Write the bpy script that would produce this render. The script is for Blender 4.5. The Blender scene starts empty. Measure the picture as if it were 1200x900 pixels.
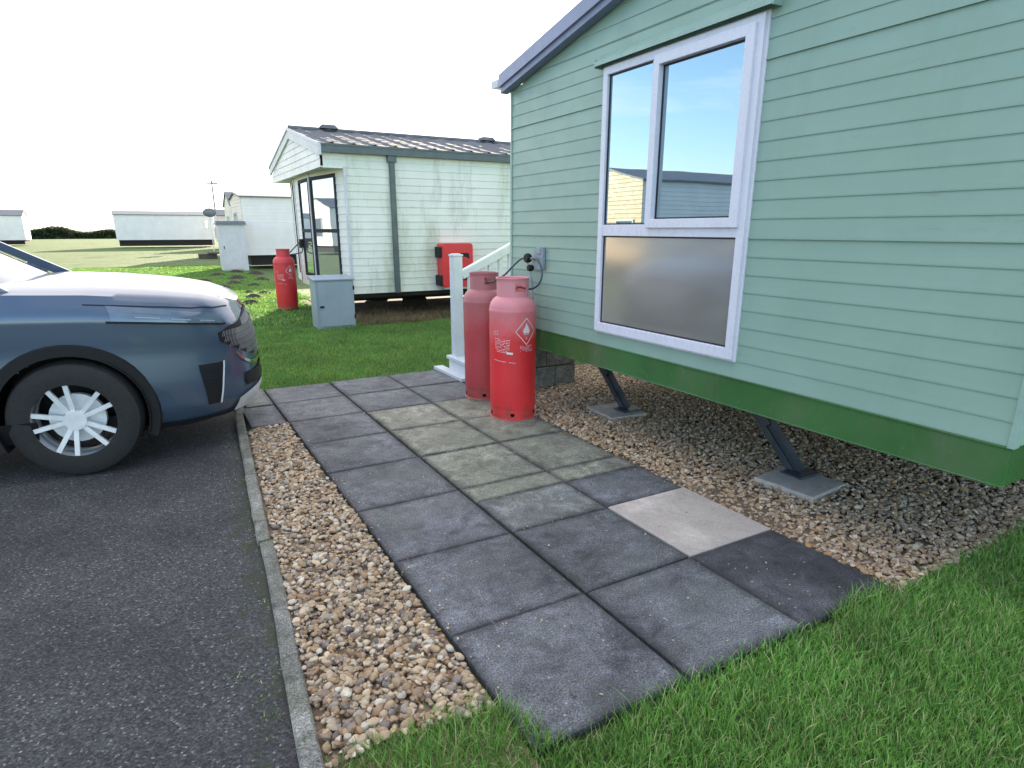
import bpy, math, random
import numpy as np
from mathutils import Vector, Matrix
random.seed(7); rng = np.random.default_rng(7)
S = bpy.context.scene; COL = S.collection
R = math.radians
SUN_AZ, SUN_EL = R(24), R(14.5)

# ------------------------------------------------------------------ helpers
class MB:
    """collects shapes and links them as one mesh object"""
    def __init__(s): s.v=[]; s.f=[]; s.m=[]
    def add(s, vs, fs, mi=0):
        b=len(s.v); s.v += [tuple(map(float,p)) for p in vs]
        s.f += [tuple(b+i for i in f) for f in fs]; s.m += [mi]*len(fs); return s
    def box(s, a, b, mi=0):
        x0,y0,z0=a; x1,y1,z1=b
        x0,x1=sorted((x0,x1)); y0,y1=sorted((y0,y1)); z0,z1=sorted((z0,z1))
        v=[(x0,y0,z0),(x1,y0,z0),(x1,y1,z0),(x0,y1,z0),(x0,y0,z1),(x1,y0,z1),(x1,y1,z1),(x0,y1,z1)]
        return s.add(v,[(0,3,2,1),(4,5,6,7),(0,1,5,4),(1,2,6,5),(2,3,7,6),(3,0,4,7)],mi)
    def prism(s, prof, fn, a, b, mi=0):
        """closed profile (p,q) swept from a to b by fn(t,p,q)"""
        n=len(prof)
        v=[fn(a,p,q) for p,q in prof]+[fn(b,p,q) for p,q in prof]
        f=[(i,(i+1)%n,n+(i+1)%n,n+i) for i in range(n)]+[tuple(range(n))[::-1],tuple(range(n,2*n))]
        return s.add(v,f,mi)
    def bar(s, p, q, w, h, up=(0,0,1), mi=0):
        p=Vector(p); q=Vector(q); d=(q-p).normalized(); sd=d.cross(Vector(up)).normalized(); u=sd.cross(d)
        v=[]
        for c in (p,q):
            for a,b in ((-1,-1),(1,-1),(1,1),(-1,1)): v.append(c+sd*(a*w/2)+u*(b*h/2))
        return s.add(v,[(0,1,2,3),(7,6,5,4),(0,4,5,1),(1,5,6,2),(2,6,7,3),(3,7,4,0)],mi)
    def tube(s, pts, r, n=10, mi=0, cap=True):
        pts=[Vector(p) for p in pts]; rr = r if isinstance(r,(list,tuple)) else [r]*len(pts)
        rings=[]; ref=Vector((0.13,0.21,0.97)).normalized()
        for i,p in enumerate(pts):
            d=(pts[min(i+1,len(pts)-1)]-pts[max(i-1,0)]).normalized()
            if abs(d.dot(ref))>.95: ref=Vector((1,0.1,0)).normalized()
            a=d.cross(ref).normalized(); b=d.cross(a)
            rings.append([p+a*math.cos(t*2*math.pi/n)*rr[i]+b*math.sin(t*2*math.pi/n)*rr[i] for t in range(n)])
        v=[q for rg in rings for q in rg]
        f=[(i*n+j,i*n+(j+1)%n,(i+1)*n+(j+1)%n,(i+1)*n+j) for i in range(len(pts)-1) for j in range(n)]
        if cap: f+= [tuple(range(n))[::-1], tuple((len(pts)-1)*n+j for j in range(n))]
        return s.add(v,f,mi)
    def lathe(s, prof, c=(0,0,0), n=48, mi=0, axis='z', skip=None):
        v=[]; f=[]
        for r,z in prof:
            for j in range(n):
                t=2*math.pi*j/n
                if axis=='z': v.append((c[0]+r*math.cos(t),c[1]+r*math.sin(t),c[2]+z))
                else: v.append((c[0]+r*math.cos(t),c[1]+z,c[2]+r*math.sin(t)))
        for i in range(len(prof)-1):
            for j in range(n):
                if skip and skip(i,2*math.pi*(j+.5)/n): continue
                f.append((i*n+j,i*n+(j+1)%n,(i+1)*n+(j+1)%n,(i+1)*n+j))
        return s.add(v,f,mi)
    def build(s, name, mats, root=None, smooth=False, bevel=0, angle=40):
        me=bpy.data.meshes.new(name)
        off=root.location if root is not None and root.type=='EMPTY' else Vector((0,0,0))
        if root is not None and root.type!='EMPTY': off=Vector(root.get('_o',(0,0,0)))
        me.from_pydata([tuple(Vector(p)-off) for p in s.v],[],s.f)
        if not isinstance(mats,(list,tuple)): mats=[mats]
        for m in mats: me.materials.append(m)
        me.polygons.foreach_set('material_index',s.m)
        me.update()
        o=bpy.data.objects.new(name,me); COL.objects.link(o)
        if root is not None: o.parent=root
        o['_o']=tuple(off)
        if smooth:
            me.polygons.foreach_set('use_smooth',[True]*len(me.polygons))
            me.set_sharp_from_angle(angle=R(angle))
        if bevel:
            b=o.modifiers.new('Bevel','BEVEL'); b.width=bevel; b.segments=2; b.limit_method='ANGLE'; b.angle_limit=R(40)
            if hasattr(b,'harden_normals'): pass
        return o

def tag(o, label=None, cat=None, group=None, kind=None):
    if label: o['label']=label
    if cat: o['category']=cat
    if group: o['group']=group
    if kind: o['kind']=kind
    return o
def thing(name, loc, label, cat, group=None):
    o=bpy.data.objects.new(name,None); COL.objects.link(o); o.location=loc; o.empty_display_size=.2
    return tag(o,label,cat,group)
def copy_thing(r, loc, label):
    c=r.copy(); COL.objects.link(c); c.location=loc; c['label']=label
    def rec(a,b):
        for ch in a.children:
            d=ch.copy(); COL.objects.link(d); d.parent=b; rec(ch,d)
    rec(r,c); return c
def npmesh(name, V, F, mat, smooth=False):
    me=bpy.data.meshes.new(name); nf=len(F); k=F.shape[1]
    me.vertices.add(len(V)); me.vertices.foreach_set('co',V.astype(np.float32).ravel())
    me.loops.add(nf*k); me.loops.foreach_set('vertex_index',F.astype(np.int32).ravel())
    me.polygons.add(nf); me.polygons.foreach_set('loop_start',np.arange(nf,dtype=np.int32)*k)
    me.polygons.foreach_set('loop_total',np.full(nf,k,dtype=np.int32))
    if smooth: me.polygons.foreach_set('use_smooth',np.ones(nf,dtype=bool))
    me.materials.append(mat); me.update(calc_edges=True); me.validate()
    o=bpy.data.objects.new(name,me); COL.objects.link(o); return o

# ------------------------------------------------------------------ materials
def srgb(h):
    h=h.lstrip('#'); c=[int(h[i:i+2],16)/255 for i in (0,2,4)]
    return tuple((x/12.92 if x<=.04045 else ((x+.055)/1.055)**2.4) for x in c)+(1,)
class NT:
    def __init__(s,name):
        s.m=bpy.data.materials.new(name); s.m.use_nodes=True; s.n=s.m.node_tree.nodes; s.l=s.m.node_tree.links
        s.b=s.n['Principled BSDF']; s.tc=s.n.new('ShaderNodeTexCoord')
    def N(s,t,**k):
        n=s.n.new(t)
        for a,b in k.items():
            if a.startswith('i_'): n.inputs[a[2:].replace('_',' ')].default_value=b
            else: setattr(n,a,b)
        return n
    def L(s,a,b): s.l.new(a,b)
    def map(s,scale=(1,1,1),rot=(0,0,0),loc=(0,0,0),src=None):
        m=s.N('ShaderNodeMapping'); m.inputs['Scale'].default_value=scale; m.inputs['Rotation'].default_value=rot; m.inputs['Location'].default_value=loc
        s.L(src or s.tc.outputs['Object'],m.inputs[0]); return m.outputs[0]
    def noise(s,scale,detail=4,rough=.55,vec=None,dist=0):
        n=s.N('ShaderNodeTexNoise'); n.inputs['Scale'].default_value=scale; n.inputs['Detail'].default_value=detail
        n.inputs['Roughness'].default_value=rough; n.inputs['Distortion'].default_value=dist
        s.L(vec or s.tc.outputs['Object'],n.inputs['Vector']); return n.outputs['Fac']
    def ramp(s,fac,stops):
        r=s.N('ShaderNodeValToRGB'); e=r.color_ramp.elements
        while len(e)<len(stops): e.new(.5)
        for el,(p,c) in zip(e,stops):
            el.position=p; el.color=c if len(c)==4 else tuple(c)+(1,)
        s.L(fac,r.inputs[0]); return r.outputs[0]
    def mix(s,f,a,b,mode='MIX'):
        n=s.N('ShaderNodeMix',data_type='RGBA',blend_type=mode)
        for i,x in ((0,f),(6,a),(7,b)):
            if isinstance(x,(int,float)): n.inputs[i].default_value=x
            elif isinstance(x,tuple): n.inputs[i].default_value=x
            else: s.L(x,n.inputs[i])
        return n.outputs[2]
    def bump(s,h,strength=.3,dist=.01,prev=None):
        n=s.N('ShaderNodeBump'); n.inputs['Strength'].default_value=strength; n.inputs['Distance'].default_value=dist
        s.L(h,n.inputs['Height'])
        if prev: s.L(prev,n.inputs['Normal'])
        s.L(n.outputs[0],s.b.inputs['Normal']); return n.outputs[0]
    def col(s,c):
        if isinstance(c,tuple): s.b.inputs['Base Color'].default_value=c
        else: s.L(c,s.b.inputs['Base Color'])
    def rough(s,r):
        if isinstance(r,(int,float)): s.b.inputs['Roughness'].default_value=r
        else: s.L(r,s.b.inputs['Roughness'])
def G(v): return (v,v,v,1)
def mul(c,k): return tuple(x*k for x in c[:3])+(1,)

def painted(name,c,rough=.4,var=.12,scale=3,dirt=None,dirtamt=.5,bumpy=0,metal=0,spec=.5):
    t=NT(name); n=t.noise(scale,6,.6)
    base=t.ramp(n,[(.3,mul(c,1-var)),(.7,mul(c,1+var*.6))])
    if dirt:
        d=t.noise(scale*2.3,8,.7,t.map((1,1,.5)))
        f=t.ramp(d,[(.48,G(0)),(.75,G(dirtamt))])
        base=t.mix(f,base,dirt)
    t.col(base); t.rough(t.ramp(t.noise(scale*6,4),[(.3,G(max(0,rough-.08))),(.7,G(min(1,rough+.1)))]))
    t.b.inputs['Metallic'].default_value=metal
    t.b.inputs['Specular IOR Level'].default_value=spec
    if bumpy: t.bump(t.noise(60,4),bumpy,.002)
    return t.m
def plain(name,c,rough=.5,metal=0,spec=.5,coat=0):
    t=NT(name)
    n=t.noise(14,5,.6); t.col(t.ramp(n,[(.3,mul(c,.88)),(.7,mul(c,1.08))])); t.rough(rough); t.b.inputs['Metallic'].default_value=metal
    t.b.inputs['Specular IOR Level'].default_value=spec; t.b.inputs['Coat Weight'].default_value=coat
    return t.m

def siding_mat(name,c,streak,amt,rough=.35,patch=None):
    """painted metal cladding with rain streaks and algae"""
    t=NT(name); n=t.noise(1.6,5,.6); base=t.ramp(n,[(.3,mul(c,.93)),(.7,mul(c,1.05))])
    st=t.noise(2.2,8,.72,t.map((1.0,1.0,.22))); f=t.ramp(st,[(.5,G(0)),(.72,G(amt))]); base=t.mix(f,base,streak)
    sp=t.noise(5.5,10,.8,t.map((.35,.35,2.2))); f2=t.ramp(sp,[(.60,G(0)),(.72,G(amt*1.3))]); base=t.mix(f2,base,mul(streak,.7))
    if patch:
        pn=t.noise(1.1,3,.5,t.map((1,1,.8),loc=(3,1,7))); f3=t.ramp(pn,[(.45,G(0)),(.7,G(.35))]); base=t.mix(f3,base,patch)
    t.col(base); t.rough(t.ramp(t.noise(9,4),[(.3,G(rough-.06)),(.7,G(rough+.14))]))
    t.bump(t.noise(7,3,.5,t.map((.5,.5,1))),.12,.01)
    return t.m

M={}
M['green']=siding_mat('green_cladding',(.27,.395,.33,1),(.20,.27,.22,1),.38,.34)
M['skirt']=painted('dark_green_skirt',(.052,.15,.045,1),.2,.25,2,(.12,.15,.09,1),.7)
M['trim_green']=plain('green_trim',(.30,.43,.37,1),.4)
M['cream']=siding_mat('cream_cladding',(.80,.785,.70,1),(.30,.32,.20,1),.80,.5,(.64,.69,.52,1))
M['cream_bow']=siding_mat('pale_cladding',(.78,.77,.73,1),(.5,.52,.45,1),.2,.45)
M['white_gable']=siding_mat('white_gable',(.78,.77,.74,1),(.5,.5,.45,1),.2,.45)
M['far_white']=siding_mat('far_white_cladding',(.76,.74,.72,1),(.5,.5,.48,1),.15,.55)
M['far_cream']=siding_mat('far_cream_cladding',(.74,.66,.56,1),(.55,.48,.40,1),.2,.5)
M['yellow']=siding_mat('sandy_cladding',(.62,.46,.25,1),(.5,.42,.28,1),.2,.5)
M['greyroof']=painted('grey_roof_sheet',(.12,.14,.165,1),.55,.2,3,(.1,.11,.1,1),.4)
M['tile']=painted('metal_roof_tile',(.13,.14,.16,1),.9,.25,2.5,(.20,.20,.19,1),.6,spec=.05)
M['fascia']=painted('grey_fascia',(.085,.11,.115,1),.4,.15,4,(.16,.19,.14,1),.4)
M['barge']=painted('violet_grey_barge',(.27,.29,.42,1),.35,.12,3,(.22,.24,.33,1),.5)
M['barge_dark']=painted('dark_barge_lip',(.20,.22,.34,1),.4,.12,3)
M['pale_trim']=painted('pale_grey_trim',(.62,.62,.66,1),.45,.12,5,(.38,.38,.36,1),.5)
M['upvc']=painted('white_window_plastic',(.72,.70,.80,1),.28,.04,4,(.55,.53,.58,1),.25)
M['whitepl']=painted('white_step_plastic',(.60,.64,.70,1),.4,.08,4,(.35,.38,.3,1),.4)
M['gasket']=plain('rubber_gasket',(.012,.013,.02,1),.5)
M['anth']=plain('anthracite_frame',(.018,.022,.035,1),.65,spec=.15)
M['dark']=plain('dark_underside',(.02,.018,.016,1),.9)
M['chassis']=painted('painted_chassis_steel',(.055,.07,.095,1),.45,.3,9,(.13,.10,.08,1),.5,metal=.3)
M['black']=plain('black_plastic',(.012,.012,.014,1),.55,spec=.3)
M['grey_pl']=plain('grey_plastic',(.28,.32,.38,1),.35)
M['hose']=plain('green_grey_hose',(.06,.09,.10,1),.35)
M['brass']=plain('dull_brass',(.35,.27,.14,1),.35,metal=.9)
M['cabinet']=painted('grey_cabinet',(.29,.34,.40,1),.38,.08,3,(.2,.24,.22,1),.35)
M['locker']=painted('galvanised_locker',(.55,.56,.60,1),.42,.1,4,(.42,.43,.47,1),.5)
M['redplastic']=painted('red_plastic',(.72,.035,.045,1),.35,.1,3,(.4,.03,.04,1),.4)
M['ink']=plain('white_print',(.72,.66,.66,1),.5)
M['silver']=plain('satin_silver',(.78,.80,.82,1),.38,metal=.25)
M['chrome']=plain('bright_chrome',(.8,.8,.8,1),.12,metal=1)
M['tyre']=painted('tyre_rubber',(.018,.018,.018,1),.8,.2,20)
M['soil']=painted('bare_soil',(.030,.022,.015,1),.95,.4,12,bumpy=.6)
def gas_red(name,c,fade,amt):
    t=NT(name); n=t.noise(2.5,6,.65)
    base=t.ramp(n,[(.3,mul(c,.85)),(.7,mul(c,1.1))])
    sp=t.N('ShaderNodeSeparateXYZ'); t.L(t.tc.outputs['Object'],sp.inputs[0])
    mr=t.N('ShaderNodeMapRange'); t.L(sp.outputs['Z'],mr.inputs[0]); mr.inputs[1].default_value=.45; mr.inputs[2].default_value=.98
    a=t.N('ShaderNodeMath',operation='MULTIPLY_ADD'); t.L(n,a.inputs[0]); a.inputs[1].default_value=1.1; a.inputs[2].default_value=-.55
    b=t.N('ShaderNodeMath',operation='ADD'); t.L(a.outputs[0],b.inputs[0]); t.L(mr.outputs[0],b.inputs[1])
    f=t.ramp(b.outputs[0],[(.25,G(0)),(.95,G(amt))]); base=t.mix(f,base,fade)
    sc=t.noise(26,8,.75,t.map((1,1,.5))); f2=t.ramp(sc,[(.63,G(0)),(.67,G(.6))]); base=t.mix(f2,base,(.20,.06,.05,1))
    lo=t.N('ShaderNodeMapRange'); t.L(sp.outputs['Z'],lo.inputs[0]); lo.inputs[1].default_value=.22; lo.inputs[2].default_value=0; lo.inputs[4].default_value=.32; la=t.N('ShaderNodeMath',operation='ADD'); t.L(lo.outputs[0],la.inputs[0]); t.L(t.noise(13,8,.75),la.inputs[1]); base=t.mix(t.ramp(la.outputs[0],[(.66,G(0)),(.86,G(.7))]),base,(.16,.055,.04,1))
    t.col(base); t.rough(t.ramp(n,[(.3,G(.38)),(.7,G(.6))])); t.bump(t.noise(90,4),.12,.002); return t.m
M['red']=gas_red('faded_red_paint',(.74,.030,.038,1),(.66,.27,.30,1),.95)
M['red_bright']=gas_red('bright_red_paint',(.70,.03,.035,1),(.66,.10,.12,1),.5)
M['red_dull']=gas_red('dull_red_paint',(.46,.055,.065,1),(.42,.19,.20,1),.75)
def glass_mat(name,tint,g,rough=.01,inner=(.01,.012,.014,1)):
    """sealed double glazing seen from outside: dark room behind, mirror-like coated pane"""
    t=NT(name); out=t.n['Material Output']
    gl=t.N('ShaderNodeBsdfGlossy'); gl.inputs['Color'].default_value=tint; gl.inputs['Roughness'].default_value=rough
    di=t.N('ShaderNodeBsdfDiffuse'); di.inputs['Color'].default_value=inner
    lw0=t.N('ShaderNodeLayerWeight'); lw0.inputs['Blend'].default_value=.5; lw=t.N('ShaderNodeMath',operation='POWER'); t.L(lw0.outputs['Facing'],lw.inputs[0]); lw.inputs[1].default_value=4.5
    mr=t.N('ShaderNodeMapRange'); t.L(lw.outputs[0],mr.inputs[0]); mr.inputs[1].default_value=0; mr.inputs[2].default_value=1; mr.inputs[3].default_value=g; mr.inputs[4].default_value=1
    mx=t.N('ShaderNodeMixShader'); t.L(mr.outputs[0],mx.inputs[0]); t.L(di.outputs[0],mx.inputs[1]); t.L(gl.outputs[0],mx.inputs[2])
    b=t.N('ShaderNodeBump'); b.inputs['Strength'].default_value=.06; b.inputs['Distance'].default_value=.01
    t.L(t.noise(1.7,2,.4),b.inputs['Height']); t.L(b.outputs[0],gl.inputs['Normal'])
    t.L(mx.outputs[0],out.inputs['Surface']); return t.m
M['glass']=glass_mat('coated_window_glass',(.70,.88,1,1),.50,inner=(.03,.03,.035,1))
M['glass_added_haze']=glass_mat('added_haze_lower_glass',(.95,.93,.92,1),.30,rough=.12,inner=(.25,.235,.215,1))  # haze is added: pale inner colour and blur veil the mirrored car
M['glass2']=glass_mat('bay_window_glass',(.78,.90,1,1),.42,inner=(.16,.16,.16,1))
M['carglass']=glass_mat('car_glass',(.8,.85,.9,1),.30)
def car_mat():
    t=NT('blue_grey_car_paint'); t.col((.065,.10,.155,1)); t.b.inputs['Metallic'].default_value=.35; t.rough(.30)
    t.b.inputs['Coat Weight'].default_value=.9; t.b.inputs['Coat Roughness'].default_value=.06; return t.m
M['car']=car_mat()
M['lamp']=plain('headlamp_lens',(.13,.17,.22,1),.15,metal=.3,coat=1)

def slab_mat(name,c,dark,algae,aamt,rough=.78,speck=.8,k=1.2,edge=1):
    t=NT(name); o=t.tc.outputs['Object']
    n=t.noise(1.7,8,.68,dist=.5); base=t.ramp(n,[(.34,dark),(.5,mul(c,.85)),(.64,mul(c,1.3))])
    mt=t.ramp(t.noise(8,12,.82,t.map(loc=(2,9,0)),dist=.6),[(.34,G(1-.62*k)),(.5,G(1)),(.66,G(1+.75*k))]); base=t.mix(1.0,base,mt,'MULTIPLY')
    sc=t.ramp(t.noise(3.3,10,.8,t.map((1,2.6,1),loc=(7,1,0))),[(.58,G(0)),(.70,G(.45*k))]); base=t.mix(sc,base,mul(c,1.9))
    f=t.ramp(t.noise(2.6,7,.7,t.map(loc=(5,3,0))),[(.40,G(0)),(.66,G(aamt))]); base=t.mix(f,base,algae)
    fi=t.ramp(t.noise(150,3,.8),[(.35,G(1-.6*k)),(.5,G(1)),(.68,G(1+.8*k))]); base=t.mix(1.0,base,fi,'MULTIPLY')
    v=t.N('ShaderNodeTexVoronoi'); v.inputs['Scale'].default_value=62; v.inputs['Randomness'].default_value=1; t.L(o,v.inputs['Vector'])
    sm=t.ramp(v.outputs['Distance'],[(.22,G(1)),(.34,G(0))])
    cc=t.N('ShaderNodeSeparateColor'); t.L(v.outputs['Color'],cc.inputs[0]); keep=t.ramp(cc.outputs[0],[(.955,G(0)),(.99,G(speck))])
    k=t.N('ShaderNodeMath',operation='MULTIPLY'); t.L(sm,k.inputs[0]); t.L(keep,k.inputs[1])
    base=t.mix(k.outputs[0],base,(.42,.42,.42,1))
    at=t.N('ShaderNodeAttribute',attribute_name='edge_dirt'); dn=t.noise(11,7,.75); dm=t.N('ShaderNodeMath',operation='MULTIPLY'); t.L(at.outputs['Fac'],dm.inputs[0]); t.L(dn,dm.inputs[1])
    base=t.mix(t.ramp(dm.outputs[0],[(.22,G(0)),(.62,G(.85*edge))]),base,(.030,.030,.032,1))
    t.col(base); t.rough(rough)
    h=t.noise(110,5,.85); b=t.bump(h,.9,.006); t.bump(t.noise(9,6,.7),.4,.015,b); return t.m
M['slab']=slab_mat('weathered_paving',(.122,.127,.146,1),(.045,.047,.058,1),(.135,.15,.145,1),.65)
M['slab_green']=slab_mat('green_tinged_paving',(.225,.225,.185,1),(.15,.152,.13,1),(.20,.225,.165,1),.7,speck=.2)
M['slab_mid']=slab_mat('greyish_paving',(.155,.165,.165,1),(.095,.10,.11,1),(.15,.17,.145,1),.6,speck=.5)
M['slab_dark']=slab_mat('dark_rough_paving',(.066,.067,.080,1),(.030,.031,.040,1),(.09,.09,.09,1),.3,speck=.8)
M['slab_pale']=slab_mat('pale_new_slab',(.50,.44,.40,1),(.46,.405,.37,1),(.46,.43,.38,1),.5,speck=0,k=.25,edge=0)
M['pad']=slab_mat('concrete_pad',(.50,.47,.44,1),(.38,.365,.35,1),(.50,.44,.36,1),.5,speck=0,k=.3,edge=0)
M['kerb']=slab_mat('kerb_concrete',(.21,.21,.20,1),(.11,.11,.10,1),(.13,.15,.09,1),.7,speck=.4)
M['block']=slab_mat('concrete_block',(.20,.215,.235,1),(.13,.14,.155,1),(.18,.18,.18,1),.4,speck=0)
def asphalt():
    t=NT('old_asphalt'); o=t.tc.outputs['Object']
    n=t.noise(1.3,8,.65); base=t.ramp(n,[(.32,(.026,.027,.031,1)),(.68,(.068,.070,.076,1))])
    v=t.N('ShaderNodeTexVoronoi'); v.inputs['Scale'].default_value=150; t.L(o,v.inputs['Vector'])
    cc=t.N('ShaderNodeSeparateColor'); t.L(v.outputs['Color'],cc.inputs[0]); st=t.ramp(cc.outputs[0],[(0,G(.25)),(.8,G(1.15)),(.96,G(1.9)),(1,G(4.5))])
    base=t.mix(1.0,base,st,'MULTIPLY')
    # moss gathers along the kerb
    sp=t.N('ShaderNodeSeparateXYZ'); t.L(o,sp.inputs[0])
    e=t.N('ShaderNodeMath',operation='MULTIPLY_ADD'); t.L(sp.outputs['Y'],e.inputs[0]); e.inputs[1].default_value=-.071; t.L(sp.outputs['X'],e.inputs[2])
    mr=t.N('ShaderNodeMapRange'); t.L(e.outputs[0],mr.inputs[0]); mr.inputs[1].default_value=-.38; mr.inputs[2].default_value=.07; mr.inputs[3].default_value=0; mr.inputs[4].default_value=.36
    ad=t.N('ShaderNodeMath',operation='ADD'); t.L(mr.outputs[0],ad.inputs[0]); t.L(t.noise(9,9,.8),ad.inputs[1])
    f=t.ramp(ad.outputs[0],[(.78,G(0)),(.90,G(.8))]); base=t.mix(f,base,(.030,.036,.014,1))
    ch=t.noise(3.2,6,.8,t.map((1,3.5,1),loc=(1,8,0))); f2=t.ramp(ch,[(.69,G(0)),(.72,G(.55))]); base=t.mix(f2,base,(.30,.32,.33,1))
    t.col(base); t.rough(.85)
    b=t.bump(v.outputs['Distance'],.6,.004); t.bump(t.noise(18,6,.7),.4,.012,b); return t.m
M['asphalt']=asphalt()
def stone_mat(name,stops):
    t=NT(name); g=t.N('ShaderNodeNewGeometry'); c=t.ramp(g.outputs['Random Per Island'],stops)
    n=t.ramp(t.noise(70,5,.7),[(.3,G(.65)),(.7,G(1.15))]); t.col(t.mix(1.0,c,n,'MULTIPLY')); t.rough(.62); t.bump(t.noise(120,4),.3,.003); return t.m
M['stone']=stone_mat('river_gravel',[(0,(.46,.34,.20,1)),(.15,(.28,.18,.10,1)),(.3,(.58,.46,.31,1)),(.45,(.34,.23,.13,1)),(.55,(.64,.57,.45,1)),(.68,(.20,.16,.13,1)),(.8,(.36,.22,.11,1)),(.9,(.13,.11,.10,1)),(1,(.50,.43,.34,1))])
M['stone2']=stone_mat('brown_gravel',[(0,(.52,.37,.22,1)),(.2,(.30,.19,.11,1)),(.35,(.64,.51,.36,1)),(.5,(.30,.20,.15,1)),(.6,(.68,.58,.45,1)),(.72,(.24,.18,.12,1)),(.85,(.52,.30,.13,1)),(1,(.66,.55,.40,1))])
M['gravelbed']=painted('gravel_bed_soil',(.17,.125,.085,1),.95,.5,30,bumpy=.8)
def blade_mat(name,a,b,dry):
    t=NT(name); g=t.N('ShaderNodeNewGeometry'); c=t.ramp(g.outputs['Random Per Island'],[(0,a),(.55,b),(.86,mul(b,1.25)),(.91,dry),(1,dry)])
    p=t.ramp(t.noise(1.3,5,.6),[(.3,G(.72)),(.7,G(1.2))]); c=t.mix(1.0,c,p,'MULTIPLY')
    t.col(c); t.rough(.5); out=t.n['Material Output']
    tr=t.N('ShaderNodeBsdfTranslucent'); t.L(c,tr.inputs['Color']); mx=t.N('ShaderNodeMixShader'); mx.inputs[0].default_value=.42
    t.L(t.b.outputs[0],mx.inputs[1]); t.L(tr.outputs[0],mx.inputs[2]); t.L(mx.outputs[0],out.inputs['Surface']); return t.m
M['blade']=blade_mat('grass_blades',(.055,.18,.035,1),(.24,.47,.095,1),(.60,.60,.30,1))
M['blade_far']=blade_mat('far_grass_blades',(.055,.17,.035,1),(.16,.34,.075,1),(.46,.44,.10,1))
def lawn_mat():
    t=NT('lawn_ground'); n=t.noise(.7,6,.6); c=t.ramp(n,[(.3,(.055,.10,.022,1)),(.55,(.085,.15,.030,1)),(.75,(.13,.17,.04,1))])
    f=t.ramp(t.noise(45,6,.8),[(.3,G(.45)),(.7,G(1.4))]); c=t.mix(1.0,c,f,'MULTIPLY'); t.col(c); t.rough(.9)
    b=t.bump(t.noise(38,6,.8),1.0,.05); t.bump(t.noise(1.8,5),.5,.12,b); return t.m
M['lawn']=lawn_mat()

# ------------------------------------------------------------------ camera, light, sky
cam=bpy.data.cameras.new('camera'); co=bpy.data.objects.new('camera',cam); COL.objects.link(co); S.camera=co
ph=math.atan(216/732.5); yw=R(29.5)
fw=Vector((math.sin(yw)*math.cos(ph),math.cos(yw)*math.cos(ph),-math.sin(ph))); rt=Vector((math.cos(yw),-math.sin(yw),0)); up=rt.cross(fw)
co.matrix_world=Matrix(((rt.x,up.x,-fw.x,0),(rt.y,up.y,-fw.y,0),(rt.z,up.z,-fw.z,1.43),(0,0,0,1)))
cam.sensor_width=36; cam.lens=732.5/1200*36; cam.shift_y=35/1200; cam.clip_end=2000; cam.clip_start=.05

W=bpy.data.worlds.new('World'); S.world=W; W.use_nodes=True; wn=W.node_tree.nodes; wl=W.node_tree.links
bg=wn['Background']; sky=wn.new('ShaderNodeTexSky'); sky.sky_type='NISHITA'; sky.sun_disc=False
sky.sun_elevation=SUN_EL; sky.sun_rotation=SUN_AZ; sky.air_density=1.0; sky.dust_density=.7; sky.ozone_density=1.6
tc=wn.new('ShaderNodeTexCoord'); mp=wn.new('ShaderNodeMapping'); mp.inputs['Scale'].default_value=(1.2,1.2,5.5); wl.new(tc.outputs['Generated'],mp.inputs[0])
cn=wn.new('ShaderNodeTexNoise'); cn.inputs['Scale'].default_value=2.6; cn.inputs['Detail'].default_value=7; cn.inputs['Roughness'].default_value=.55; cn.inputs['Distortion'].default_value=.4
wl.new(mp.outputs[0],cn.inputs['Vector'])
# a bank of thin bright cloud lies on the sun's side of the sky
dv=wn.new('ShaderNodeVectorMath'); dv.operation='DOT_PRODUCT'; wl.new(tc.outputs['Generated'],dv.inputs[0])
dv.inputs[1].default_value=(math.sin(SUN_AZ),math.cos(SUN_AZ),.1)
mr=wn.new('ShaderNodeMapRange'); wl.new(dv.outputs['Value'],mr.inputs[0]); mr.inputs[1].default_value=.45; mr.inputs[2].default_value=.85; mr.inputs[3].default_value=-.06; mr.inputs[4].default_value=.45
ad0=wn.new('ShaderNodeMath'); ad0.operation='ADD'; wl.new(cn.outputs['Fac'],ad0.inputs[0]); wl.new(mr.outputs[0],ad0.inputs[1])
sz=wn.new('ShaderNodeSeparateXYZ'); wl.new(tc.outputs['Generated'],sz.inputs[0]); mz=wn.new('ShaderNodeMapRange'); wl.new(sz.outputs['Z'],mz.inputs[0])
mz.inputs[1].default_value=.52; mz.inputs[2].default_value=.85; mz.inputs[3].default_value=0; mz.inputs[4].default_value=.30
ad=wn.new('ShaderNodeMath'); ad.operation='ADD'; wl.new(ad0.outputs[0],ad.inputs[0]); wl.new(mz.outputs[0],ad.inputs[1])
cr=wn.new('ShaderNodeValToRGB'); cr.color_ramp.elements[0].position=.47; cr.color_ramp.elements[1].position=.80
cr.color_ramp.elements[1].color=(.92,.92,.92,1); wl.new(ad.outputs[0],cr.inputs[0])
mx=wn.new('ShaderNodeMix'); mx.data_type='RGBA'; wl.new(cr.outputs[0],mx.inputs[0]); wl.new(sky.outputs[0],mx.inputs[6]); mx.inputs[7].default_value=(5.2,4.9,4.9,1)
wl.new(mx.outputs[2],bg.inputs[0]); bg.inputs[1].default_value=.13
sd=bpy.data.lights.new('sun','SUN'); sd.energy=4.6; sd.angle=R(.53); sd.color=(1,.86,.66); so=bpy.data.objects.new('sun',sd); COL.objects.link(so)
tos=Vector((math.sin(SUN_AZ)*math.cos(SUN_EL),math.cos(SUN_AZ)*math.cos(SUN_EL),math.sin(SUN_EL))); so.rotation_euler=tos.to_track_quat('Z','Y').to_euler(); so.location=(10,20,12)
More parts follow.
